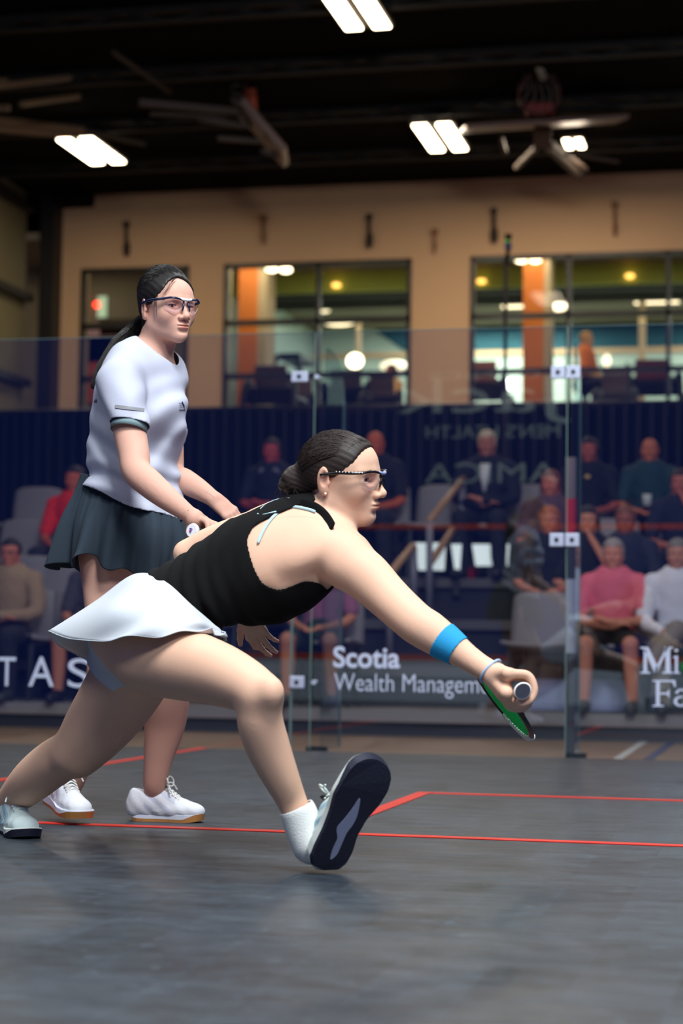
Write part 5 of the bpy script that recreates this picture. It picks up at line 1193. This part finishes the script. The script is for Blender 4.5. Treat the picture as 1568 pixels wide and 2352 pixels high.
# reflective sleeve stripe, chest and back marks
def onfield(px, py, fld, off=.003, d0=5.2, amp=.7):
    d = d0
    for _ in range(260):
        p = at(px, py, d); val = 1.0
        for op, l, u, fn, k in fld.p:
            if op == 'd': continue
            b = float(fn(p[None])[0])
            if k > 0: h_ = min(max(.5+.5*(val-b)/k, 0), 1); val = val*(1-h_)+b*h_-k*h_*(1-h_)
            else: val = min(val, b)
        val += float(sfold(p[None])[0])
        if val < .001: break
        d += max(val*amp, .0006)
        if d > 6.2: return None
    return at(px, py, d-off)
def patch(quad, m, name, nx=8, ny=3, off=.003, label=None):
    (a, b, c, d) = [np.array(q, float) for q in quad]; vv = []; ff = []
    for j in range(ny+1):
        for i in range(nx+1):
            u, w_ = i/nx, j/ny; p = (a*(1-u)+b*u)*(1-w_)+(d*(1-u)+c*u)*w_; q = onfield(p[0], p[1], S, off); vv.append(q if q is not None else at(p[0], p[1], 5.6))
    for j in range(ny):
        for i in range(nx): ff.append((j*(nx+1)+i, j*(nx+1)+i+1, (j+1)*(nx+1)+i+1, (j+1)*(nx+1)+i))
    return mesh(name, vv, ff, m, PB, smooth=True, recalc=False)
patch([(264, 929), (332, 938), (331, 945), (264, 937)], mat('reflective_grey', (140, 142, 146), rough=.5), 'sleeve_stripe')
INK = mat('ink_navy', (26, 30, 52), rough=.7)
patch([(417, 924), (419, 921), (424, 932), (424, 941)], INK, 'chest_emblem', 3, 2, .003)
for i in range(3): patch([(411+i, 925+i*5), (419, 927+i*4), (419, 928+i*4), (411+i, 926+i*5)], INK, 'emblem_bar', 3, 1, .003)
for i in range(5): patch([(412+i*2.8, 940.5), (414+i*2.8, 940.5), (414+i*2.8, 944), (412+i*2.8, 944)], INK, 'emblem_letter', 1, 1, .003)
patch([(216, 920), (217.5, 920), (217.5, 925), (216, 925)], INK, 'back_letter', 1, 1, .003); patch([(219, 917), (221.5, 917), (221.5, 925), (219, 925)], INK, 'back_letter', 1, 1, .003)
# pleated skirt
SKB = mat('skirt_slate', (35, 49, 61), rough=.9, noise=.08, nscale=60, bump=.2, bscale=400)
def rg(cx, cy, d, rx, ry, ph=0): return [at(cx, cy, d)+RT*rx*math.cos(t)+V(0, 0, 1)*ry*0+nrm(np.cross(V(0, 0, 1), RT))*rx*.86*math.sin(t)+UP*ry*math.cos(t) for t in np.linspace(0, 2*math.pi, 9)[:-1]]
wst = rg(298, 1128, 5.70, .140, -.052); mid_ = rg(290, 1215, 5.70, .185, -.026); hemB_ = rg(282, 1314, 5.70, .198, -.020)
def ripB(a, th): return a**1.3*(.020*np.sin(th*11+.5)+.012*np.sin(th*19+2+a*2)+.010*np.sin(th*7+a*3))+.0022*np.sin(th*46)*np.clip(1-a*1.4, 0, 1)
v, f = loft([wst, mid_, hemB_], 30, 260, ripB)
vv = np.array(v).reshape(31, 260, 3); th = np.linspace(0, 2*math.pi, 260, endpoint=False)
vv[:, :, 2] += (np.linspace(0, 1, 31)[:, None]**2)*(.028*np.exp(-((np.mod(th, 2*math.pi)-4.35)/.22)**2)-.010*np.sin(th*11+2.0)+.006*np.sin(th*5))[None]
v = vv.reshape(-1, 3); mesh('skirt', v, f, SKB, PB, smooth=True, solid=.0016, recalc=False)
# shoes
UPB = mat('shoe_white', (226, 228, 234), rough=.6, bump=.3, bscale=180, attr=True); GUM = mat('rubber_gum', (196, 134, 72), rough=.55); MIDB = mat('midsole_white', (214, 218, 230), rough=.5); LACEB = mat('lace_white', (226, 226, 222), rough=.8)
h1 = atz(300, 1884, 0); t1 = atz(470, 1889, 0); FS1 = Frame(h1, nrm(t1-h1), V(0, 0, 1))
shoe_part(PB, FS1, 1, np.linalg.norm(t1-h1), UPB, MIDB, GUM, LACEB, accent=(.80, .82, .90))
t2_ = atz(212, 1902, 0); h2_ = at(116, 1838, 5.78); FS2 = Frame(h2_, nrm(t2_+V(0, 0, .0)-h2_), V(.10, -.12, 1))
shoe_part(PB, FS2, -1, .265, UPB, MIDB, GUM, LACEB, accent=(.80, .82, .90))
rk2, *_ = racket(HB2, RX2, hx2, .66, 'squash racket with a round white butt cap held at hip height by the standing player', FRB, mat('grip_dark', (30, 32, 40), rough=.8), mat('butt_white', (226, 226, 232), rough=.5), mat('string_white', (200, 205, 205), rough=.5))
ex = nrm(RT-RX2*(RT@RX2)); ey = nrm(UP-RX2*(UP@RX2)-ex*(UP@ex)); c = HB2-RX2*.0060
def bprism(pts, m, nm): MB().prism([c+ex*x*.001+ey*y*.001 for x, y in pts], -RX2*.0006).build(nm, m, rk2)
bprism([(-5, 6), (4, 6), (4, 4), (1, 4), (1, -6), (-1, -6), (-1, 4), (-5, 4)], mat('mark_blue', (40, 60, 150), rough=.5), 'butt_mark'); bprism([(-6, 1), (-3, 3), (-2.5, -5), (-4, -5)], mat('mark_red', (205, 40, 60), rough=.5), 'butt_mark'); bprism([(2, 2), (6, 4), (5, 1), (3, 0)], mat('mark_red', (205, 40, 60)), 'butt_mark')
# ================================================================== STANDS AND SPECTATORS
_p = atz(1000, 1694, -.05); YS = _p[1]
ROWP = .86; ZR = [.12, .40, .74, 1.08, 1.42]
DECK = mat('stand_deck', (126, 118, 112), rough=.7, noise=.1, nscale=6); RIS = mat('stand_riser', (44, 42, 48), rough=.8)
xa, xb = -6.0, 6.0
xs0, xs1 = aty(878, 1400, YS+1)[0], aty(1062, 1400, YS+1)[0]
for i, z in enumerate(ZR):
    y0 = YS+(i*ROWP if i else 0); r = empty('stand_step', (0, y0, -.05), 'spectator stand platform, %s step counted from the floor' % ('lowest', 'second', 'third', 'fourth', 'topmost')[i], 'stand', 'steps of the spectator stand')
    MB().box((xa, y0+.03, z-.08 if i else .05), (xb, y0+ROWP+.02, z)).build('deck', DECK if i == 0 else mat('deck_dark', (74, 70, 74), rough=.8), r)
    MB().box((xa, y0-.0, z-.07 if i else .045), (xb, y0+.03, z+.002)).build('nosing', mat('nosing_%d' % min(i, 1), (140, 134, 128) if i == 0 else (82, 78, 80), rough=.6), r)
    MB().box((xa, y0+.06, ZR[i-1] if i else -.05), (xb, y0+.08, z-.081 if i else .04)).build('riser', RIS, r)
a, b = aty(1205, 1600, YS+.8)[0], aty(1535, 1600, YS+.8)[0]
tag(MB().box((a, YS+ROWP-.06, ZR[0]+.002), (b, YS+ROWP-.03, ZR[0]+.21)).build('kick_board', mat('board_lavender', (186, 192, 224), rough=.6)), 'pale lavender board leaning behind the feet of the man in pink', 'board')
CH = mat('chair_grey', (132, 126, 128), rough=.6); CHL = mat('chair_leg', (40, 40, 44), rough=.5)
def chair_proto():
    r = empty('stand_chair', (0, 0, 0), 'x', 'chair', 'grey chairs on the stands')
    v = []; f = []; n = 10
    for j in range(n+1):
        z = .40+.40*j/n
        for i in range(n+1):
            u = i/n*2-1; w_ = .225*(1-.10*(j/n)**3); v.append((u*w_, .26+.05*(j/n)-.03*(1-u*u), z-.03*abs(u)**4*(j == n)))
    for j in range(n):
        for i in range(n): f.append((j*(n+1)+i, j*(n+1)+i+1, (j+1)*(n+1)+i+1, (j+1)*(n+1)+i))
    mesh('backrest', v, f, CH, r, smooth=True, solid=.025)
    v = []; f = []
    for j in range(n+1):
        for i in range(n+1): u = i/n*2-1; t = j/n; v.append((u*.235, -.20+.46*t, .44-.03*t+.02*u*u-.03*max(0, .15-t)))
    for j in range(n):
        for i in range(n): f.append((j*(n+1)+i, j*(n+1)+i+1, (j+1)*(n+1)+i+1, (j+1)*(n+1)+i))
    mesh('seat', v, f, CH, r, smooth=True, solid=.025)
    for s in (-1, 1):
        for y in (-.14, .2): MB().tube([(s*.19, y, .40), (s*.21, y*1.15, .0)], .013, 6).build('leg', CHL, r)
    return r
CP = chair_proto(); first = [True]
def put_chair(px, row, label, dz=0):
    Y = YS+ROWP*row+.42 if row else YS+.45
    x = aty(px, 1400, Y)[0]; o = CP if first[0] else copy_tree(CP); first[0] = False
    o.location = (x, Y+.02, ZR[row]+.001); o['label'] = label; 
    for ch in o.children: ch.matrix_parent_inverse = Matrix()
    return o
# ---- seated spectators
SUB = 3; CACHE = {}
def geom(pose):
    if pose in CACHE: return CACHE[pose]
    B = Field(); out = {}
    H = Frame((0, -.02, 1.155), (0, -1, -.04), (0, 0, 1), .98)
    tor = [(0, .02, .52), (0, .03, .68), (0, .02, .84), (0, .0, .95)]
    B.chain(tor, [.135, .125, .145, .14], .03, flat=(0, 1, 0), fk=.72); B.cone((0, .0, .97), (0, -.01, 1.10), .055, .052, .03); B.cone((-.15, .01, .955), (.15, .01, .955), .06, .06, .04)
    S_ = Field(); S_.chain(tor, [.155, .15, .165, .155], .03, flat=(0, 1, 0), fk=.78); S_.cone((-.155, .01, .955), (.155, .01, .955), .068, .068, .04); S_.cone((0, 0, .97), (0, 0, 1.01), .075, .065, .03)
    T_ = Field(); T_.chain([(0, .03, .50), (0, .02, .58)], [.15, .14], .03)
    arms = {'cross': [((.185, 0, .95), (.245, -.05, .70), (.03, -.27, .66), (-.06, -.27, .68)), ((-.185, 0, .95), (-.245, -.05, .70), (-.03, -.24, .63), (.06, -.25, .64))],
            'lap': [((.185, 0, .95), (.24, -.06, .68), (.10, -.30, .60), (.06, -.35, .59)), ((-.185, 0, .95), (-.24, -.06, .68), (-.10, -.30, .60), (-.06, -.35, .59))],
            'chin': [((.185, 0, .95), (.22, -.22, .74), (.06, -.16, .98), (.03, -.14, 1.03)), ((-.185, 0, .95), (-.24, -.06, .68), (-.02, -.26, .62), (.04, -.28, .62))]}[pose[0]]
    for a in arms:
        B.chain(a, [.050, .040, .028, .024], .02); hd = np.array(a[3], float); d = nrm(hd-np.array(a[2]))
        for j in range(4): o = np.cross(d, (0, 0, 1))*.018*(j-1.5) if abs(d[2]) < .9 else V(.018*(j-1.5), 0, 0); B.chain([hd+o*.6, hd+d*.05+o, hd+d*.085+o*.9-V(0, 0, .015)], [.012, .0095, .0075], .006)
        B.cone(hd, hd+d*.03+V(0, -.01, .025), .012, .009, .008)
        a2 = np.array(a, float); m = (a2[0]+a2[1])/2; S_.chain([a2[0], m, a2[0]*.2+a2[1]*.8], [.068, .062, .060], .02)
    LS = Field(); LS.p = list(S_.p)
    for a in arms: a2 = np.array(a, float); LS.chain([a2[0], a2[1], a2[2]], [.066, .054, .040], .02)
    legs = {'open': [((.09, 0, .50), (.16, -.44, .50), (.17, -.40, .08)), ((-.09, 0, .50), (-.16, -.44, .50), (-.17, -.40, .08))],
            'crossed': [((.09, 0, .50), (.02, -.44, .60), (-.16, -.58, .36)), ((-.09, 0, .50), (-.10, -.44, .49), (-.08, -.42, .08))]}[pose[1]]
    TT_ = Field(); TT_.p = list(T_.p)
    for l in legs:
        h_, k_, a_ = map(lambda q: np.array(q, float), l); B.chain([h_, (h_+k_)/2, k_], [.085, .072, .056], .03); B.chain([k_, (k_*.6+a_*.4)+V(0, .02, 0), a_], [.054, .055, .038], .02)
        T_.chain([h_, (h_+k_)/2, h_*.2+k_*.8], [.102, .094, .085], .03); TT_.chain([h_, (h_+k_)/2, k_], [.100, .088, .072], .03); TT_.chain([k_, (k_+a_)/2, a_], [.070, .066, .056], .02)
    H2 = H; head_prims(B, H2); vb, fb_ = B.skin(.011)
    fine = (H.O-V(.09, .13, .14), H.O+V(.09, .13, .14)); vb, fb_ = keep(vb, fb_, lambda c: ~(np.all((c > fine[0]+.002) & (c < fine[1]-.002), -1))); v2, f2 = B.skin(.0045, fine[0]-.01, fine[1]+.01); v2, f2 = keep(v2, f2, lambda c: np.all((c > fine[0]) & (c < fine[1]), -1))
    out['body'] = join([(vb, fb_), (v2, f2)])
    wob = lambda P: vnoise(P, 26, .4)*.004
    for nm, Fd in (('shirt', S_), ('long_shirt', LS), ('shorts', T_), ('trousers', TT_)):
        Fd.disp([-9]*3, [9]*3, wob); v, f = Fd.skin(.013); 
        if 'shirt' in nm: v, f = keep(v, f, lambda c: (c[:, 2] > .50) & ~((np.hypot(c[:, 0], c[:, 1]+.01) < .078) & (c[:, 2] > .972)))
        out[nm] = (v, f)
    def hairf(kind):
        Gq = Field(); s = H.s; Gq.ell(H.W(-.010, 0, .036), V(.100, .084, .097)*s, H.A, .01); 
        if kind == 'long':
            for y in (-1, 1): Gq.chain([H.W(-.03, y*.06, .02), H.W(-.03, y*.068, -.08), H.W(-.02, y*.07, -.19)], [.03, .028, .018], .02)
            Gq.cone(H.W(-.07, 0, 0), H.W(-.07, 0, -.15), .05, .035, .03)
        fn = lambda P: np.where(H.L(P)[..., 2] > .062, H.L(P)[..., 0]-.090+.25*np.abs(H.L(P)[..., 1]), np.maximum(H.L(P)[..., 0]-.020, -(H.L(P)[..., 2]+(.05 if kind == 'short' else .2))))
        Gq.func([-1e9]*3, [1e9]*3, fn, .008, 'cut'); Gq.disp([-9]*3, [9]*3, lambda P: vnoise(P, 90, .2)*.0025); return Gq.skin(.007)
    out['hshort'] = hairf('short'); out['hlong'] = hairf('long')
    out['legs'] = legs; CACHE[pose] = out; return out
def addm(name, vf, m, root, M, solid=0):
    v, f = vf; q = v@M[:3, :3].T+M[:3, 3]; o = fmesh(name, q, f, m, None, sm=1, solid=solid); 
    o.parent = root; o.matrix_parent_inverse = Matrix.Translation(-root.location); return o
def spectator(px, pyt, row, pose, label, shirt, legs='trousers', long_=False, hair='short', hc=(60, 45, 38), skin=(196, 140, 116), trc=(30, 32, 42), rot=0, shoes=(40, 38, 42), Y=None, z0=None, scale=None, glasses_=False, extra=None):
    Yr = (YS+ROWP*row+.42 if row else YS+.45) if Y is None else Y
    hp = aty(px, pyt, Yr-.02); z0 = ZR[row] if z0 is None else z0; sc_ = scale or (hp[2]-z0)/1.272
    sc_ = min(max(sc_, .90), 1.12); g = geom(pose); c, s = math.cos(rot)*sc_, math.sin(rot)*sc_
    M = np.array([[c, -s, 0, hp[0]], [s, c, 0, Yr], [0, 0, sc_, (hp[2]-1.272*sc_) if z0 is None else z0], [0, 0, 0, 1.0]])
    r = empty('person', M[:3, 3], label, 'person', 'spectators on the stands' if Y is None else None)
    addm('body', g['body'], mat('skin_%d_%d_%d' % skin, skin, rough=.6, spec=.3), r, M)
    addm('shirt', g['long_shirt' if long_ else 'shirt'], mat('cloth_%d_%d_%d' % shirt, shirt, rough=.85, noise=.08, nscale=30), r, M, .004)
    addm('shorts' if legs == 'shorts' else 'trousers', g[legs], mat('cloth_%d_%d_%d' % trc, trc, rough=.85), r, M, .004)
    if hair: addm('hair', g['h'+hair], mat('hair_%d_%d_%d' % hc, hc, rough=.6), r, M)
    for l in g['legs']:
        a = np.array(l[2], float); z_ = a[2]-.075; v, f = (lambda G_: G_.skin(.010))(Field().cone(a+V(0, .03, -.035), a+V(0, -.17, -.045), .042, .038, .01).cone(a+V(0, .0, -.01), a+V(0, -.05, -.03), .046, .042, .02).plane(a+V(0, 0, -.078), (0, 0, -1)))
        addm('shoe', (v, f), mat('shoe_%d_%d_%d' % shoes, shoes, rough=.6), r, M)
    W = lambda x, y, z: (M@np.array([x, y, z, 1]))[:3]
    if glasses_:
        mb = MB()
        for k in (-1, 1): mb.tube([W(k*.031+.022*math.cos(t), -.118, 1.158+.016*math.sin(t)) for t in np.linspace(0, 6.283, 13)], .0022, 5, cap=False); mb.tube([W(k*.053, -.115, 1.162), W(k*.074, -.02, 1.16)], .002, 5)
        mb.build('glasses', CHL, r)
    for nm, vs, rr, cc in (extra or []): MB().tube([W(*q) for q in vs], [x*sc_ for x in rr], 8, flat=.5, ref=(0, 1, 0)).build(nm, mat('x_%d_%d_%d' % cc, cc, rough=.7), r, smooth=True)
    return r
spectator(1408, 1240, 0, ('cross', 'open'), 'seated man in a pink polo shirt and black shorts with his forearms crossed, front row', (232, 108, 124), legs='shorts', hc=(150, 140, 132), skin=(206, 134, 108), trc=(20, 20, 26), glasses_=False)
spectator(1556, 1245, 0, ('lap', 'crossed'), 'seated man in a white shirt and khaki trousers at the right edge, front row', (222, 220, 226), long_=True, hc=(120, 112, 108), skin=(190, 130, 108), trc=(140, 128, 112))
spectator(26, 1240, 0, ('cross', 'open'), 'seated man in glasses and a tan jacket at the left edge, front row', (156, 128, 98), long_=True, hc=(26, 22, 22), skin=(190, 112, 88), trc=(30, 30, 38), glasses_=True, shoes=(52, 60, 56))
spectator(228, 1250, 0, ('lap', 'open'), 'seated spectator in dark shorts mostly hidden behind the two players skirts', (70, 64, 72), legs='shorts', skin=(196, 124, 96), trc=(26, 26, 34), shoes=(24, 26, 34))
spectator(742, 1245, 0, ('lap', 'open'), 'seated spectator in a mauve top behind the black tank top', (150, 92, 118), legs='shorts', skin=(196, 130, 96), trc=(34, 50, 42))
spectator(1262, 1186, 1, ('lap', 'open'), 'seated woman in a black v-neck top left of the right glass joint, second row', (24, 24, 36), hair='short', hc=(172, 92, 56), skin=(196, 118, 92))
spectator(1436, 1186, 1, ('cross', 'open'), 'seated person in a dark navy top behind the man in pink', (38, 42, 60), hc=(120, 70, 48), skin=(150, 86, 70))
spectator(1350, 1225, 1, ('chin', 'open'), 'seated person in a black top with raised forearm, right of the right glass joint', (22, 24, 32), long_=False, hair='long', hc=(24, 22, 26), skin=(196, 128, 100), scale=.9)
spectator(1264, 1096, 2, ('lap', 'open'), 'seated woman with reddish hair in a mauve grey top, third row', (92, 66, 80), hair='long', hc=(110, 52, 42), skin=(200, 116, 96))
spectator(1562, 1084, 2, ('chin', 'open'), 'seated person in a dark top with hand at the chin, right edge, third row', (26, 30, 52), hc=(50, 36, 34), skin=(184, 104, 88))
spectator(172, 1072, 2, ('lap', 'open'), 'seated woman in a red top with long dark hair, behind the standing player', (226, 40, 34), hair='long', hc=(30, 20, 26), skin=(190, 96, 70))
TIE = [('shirt_front', [(0, -.125, .98), (0, -.145, .86), (0, -.14, .74)], [.045, .035, .012], (205, 205, 205))]
spectator(1118, 990, 3, ('cross', 'open'), 'older man with grey hair in a dark suit and pale shirt, top row', (26, 28, 40), long_=True, hc=(190, 166, 140), skin=(180, 112, 92), extra=TIE)
spectator(1352, 1036, 3, ('lap', 'open'), 'woman with long dark hair, black top and a gold pendant, top row', (22, 22, 32), hair='long', hc=(26, 18, 22), skin=(176, 92, 78), extra=[('pendant', [(0, -.135, .93), (0, -.14, .90)], [.02, .03], (206, 170, 110))])
spectator(1492, 1028, 3, ('lap', 'open'), 'balding man in a dark green top holding a pale cup, top row', (34, 62, 66), hair=None, skin=(196, 112, 78), extra=[('cup', [(0, -.36, .64), (0, -.36, .74)], [.035, .04], (190, 196, 196))])
spectator(862, 988, 3, ('lap', 'open'), 'spectator with a ruddy face directly above the lunging player glasses, top row', (24, 24, 34), hair=None, skin=(200, 96, 60))
spectator(624, 1008, 3, ('cross', 'open'), 'man in a navy polo with crossed forearms left of the lunging player head, top row', (22, 26, 46), hc=(40, 20, 30), skin=(180, 78, 78), extra=[('collar', [(-.10, -.10, .95), (-.05, -.13, .99)], [.02, .02], (110, 110, 125)), ('collar', [(.10, -.10, .95), (.05, -.13, .99)], [.02, .02], (110, 110, 125))])
for px, row, lb in ((150, 0, 'empty grey chair in the front row left of the white skirt'), (1238, 0, 'empty grey chair in the front row left of the right glass joint'), (1408, 0, 'grey chair under the man in pink'), (1556, 0, 'grey chair under the man in white at the right edge'), (26, 0, 'grey chair under the man in the tan jacket'), (228, 0, 'grey chair hidden behind the skirts'), (742, 0, 'grey chair under the spectator in mauve'),
                    (105, 1, 'empty grey chair in the second row behind the empty front chair'), (1262, 1, 'grey chair under the woman in the black v-neck'), (1436, 1, 'grey chair under the person behind the man in pink'), (1345, 1, 'grey chair under the person with the raised forearm'), (30, 1, 'empty grey chair in the second row at the left edge'), (610, 1, 'grey chair in the second row behind the black tank top'),
                    (1394, 2, 'empty beige grey chair in the third row above the man in pink'), (1264, 2, 'grey chair under the woman with reddish hair'), (1562, 2, 'grey chair under the person with hand at the chin'), (172, 2, 'grey chair under the woman in red'), (90, 2, 'empty grey chair in the third row beside the woman in red'), (20, 2, 'empty grey chair in the third row at the left edge'),
                    (1000, 3, 'empty grey chair at the top of the stairs'), (1118, 3, 'grey chair under the man with grey hair'), (1352, 3, 'grey chair under the woman with the gold pendant'), (1492, 3, 'grey chair under the balding man'), (862, 3, 'grey chair under the ruddy faced spectator'), (624, 3, 'grey chair under the man in the navy polo'), (1208, 3, 'empty grey chair in the top row beside the grey haired man'), (50, 3, 'empty grey chair in the top row at the left')):
    put_chair(px, row, lb)
# stair rails
RAILW = mat('rail_wood', (170, 130, 92), rough=.5); RAILS = mat('rail_steel', (120, 118, 128), rough=.4)
def rail(pts, posts, label, D0):
    p0 = at(*pts[0]); r = empty('handrail', p0, label, 'handrail', 'stair handrails')
    if 'upper' in label: MB().tube([at(990, 1290, 14.6), at(1062, 1182, 15.6)], .028, 8).build('middle_bar', RAILW, r, smooth=True)
    MB().tube([at(*p) for p in pts], .028, 8).build('grip', RAILW, r, smooth=True)
    for px, y0, y1, d in posts: MB().tube([at(px, y0, d), at(px, y1, d)], .026, 8).build('post', RAILS, r, smooth=True)
rail([(985, 1197, 14.6), (1064, 1100, 15.6)], [(986, 1197, 1420, 14.6), (1062, 1104, 1300, 15.6)], 'upper wooden handrail of the stand stairs, ending beside the empty chair', 0)
rail([(895, 1318, 13.1), (948, 1254, 13.9)], [(895, 1318, 1500, 13.1), (950, 1256, 1400, 13.9)], 'lower wooden handrail of the stand stairs above the outstretched arm', 0)
WS = mat('reflection_white', (225, 235, 230), emit=(215, 228, 222), estr=.85)
def screen(px0, px1, py0, py1, D_, label):  # added glowing panel that imitates a bright reflection in the back glass
    a = at(px0, py1, D_); b = at(px1, py0, D_); r = empty('reflection_panel', (a+b)/2, label, 'screen', 'added glowing reflection panels'); 
    MB().prism([at(px0, py0, D_), at(px1, py0, D_), at(px1-4, py1, D_), at(px0+8, py1, D_)], FW*.03).build('panel', WS, r)
    MB().bar(at((px0+px1)/2, py1, D_+.03), at((px0+px1)/2, py1+60, D_+.03), .05, .03).build('stand', CHL, r)
screen(953, 1024, 1247, 1310, 15.2, 'small added glowing panel for a reflection in the glass between the stair handrails'); screen(1036, 1060, 1250, 1308, 15.2, 'narrow added glowing panel for a reflection in the glass left of the right stair post'); screen(1084, 1170, 1250, 1300, 15.4, 'wider added glowing panel for a reflection in the glass right of the stairs')
c_ = at(1084, 1306, 15.95); c_[2] = ZR[3]+.057; r = tag(MB().tube([c_-V(0, 0, .055), c_+V(0, 0, .055)], [.036, .045], 12).build('red_cup', mat('cup_red', (190, 24, 30), rough=.5)), 'small red cup in front of the wide glowing panel', 'cup')
# striped post added for what is refracted through the right fin
pz = [at(1311, y, 10.9) for y in (1050, 1145, 1228, 1330, 1500)]; r = empty('refraction_post', pz[4], 'added post with a red band, standing in for things refracted in the right glass fin', 'post')
for k, (m_) in enumerate((mat('post_taupe', (120, 104, 104), rough=.7), mat('post_red', (190, 26, 50), rough=.6), mat('post_dark', (50, 54, 62), rough=.7), mat('post_white', (170, 174, 186), rough=.7))):
    MB().bar(pz[k], pz[k+1], .06, .03, up=tuple(FW)).build(('upper_band', 'red_band', 'lower_band', 'foot_band')[k], m_, r)
MB().bar(pz[4], V(pz[4][0], pz[4][1], -.05), .06, .03, up=tuple(FW)).build('base', mat('post_dark', (50, 54, 62)), r)
# people in the fitness room upstairs
hp = aty(1343, 762, YWALL+2.6)
spectator(1343, 760, 0, ('lap', 'open'), 'person in an orange shirt riding an exercise bike behind the right window', (236, 128, 48), hc=(200, 150, 80), skin=(200, 150, 100), trc=(22, 24, 44), rot=1.2, Y=YWALL+2.6, z0=hp[2]-1.272, scale=1.0)
spectator(900, 838, 0, ('lap', 'open'), 'person in a beige shirt behind the right edge of the middle window', (226, 170, 112), hc=(90, 50, 30), skin=(170, 100, 70), trc=(30, 30, 44), rot=-.8, Y=YWALL+3.0, z0=aty(900, 838, YWALL+3.0)[2]-1.272, scale=1.0)
hq = aty(900, 838, YWALL+3.0); st_ = empty('workout_bench', (hq[0], YWALL+3.0, ZF), 'dark bench under the person in beige', 'bench'); MB().box((hq[0]-.2, YWALL+2.85, hq[2]-1.272+.36), (hq[0]+.2, YWALL+3.2, hq[2]-1.272+.42)).build('pad', MD, st_, bevel=.02); MB().box((hq[0]-.15, YWALL+2.9, ZF), (hq[0]+.15, YWALL+3.15, hq[2]-1.272+.36)).build('base', MD, st_)
bk = V(hp[0], YWALL+2.6, hp[2]-1.272); r = empty('exercise_bike', (bk[0], bk[1], ZF), 'exercise bike under the person in orange', 'exercise bike')
MB().tube([bk+V(0, .05, .42), (bk[0], bk[1], ZF+.1)], .05, 8).build('seat_post', MD, r); MB().box(bk+V(-.12, -.1, .36), bk+V(.12, .16, .42)).build('saddle', MD, r, bevel=.03); MB().box((bk[0]-.3, bk[1]-.12, ZF), (bk[0]+.9, bk[1]+.12, ZF+.1)).build('base', MD, r); MB().tube([(bk[0]+.65, bk[1], ZF+.1), bk+V(.62, 0, .75)], .05, 8).build('front_post', MD, r); MB().tube([bk+V(.62, -.2, .75), bk+V(.62, .2, .75)], .025, 8).build('handlebar', MD, r)
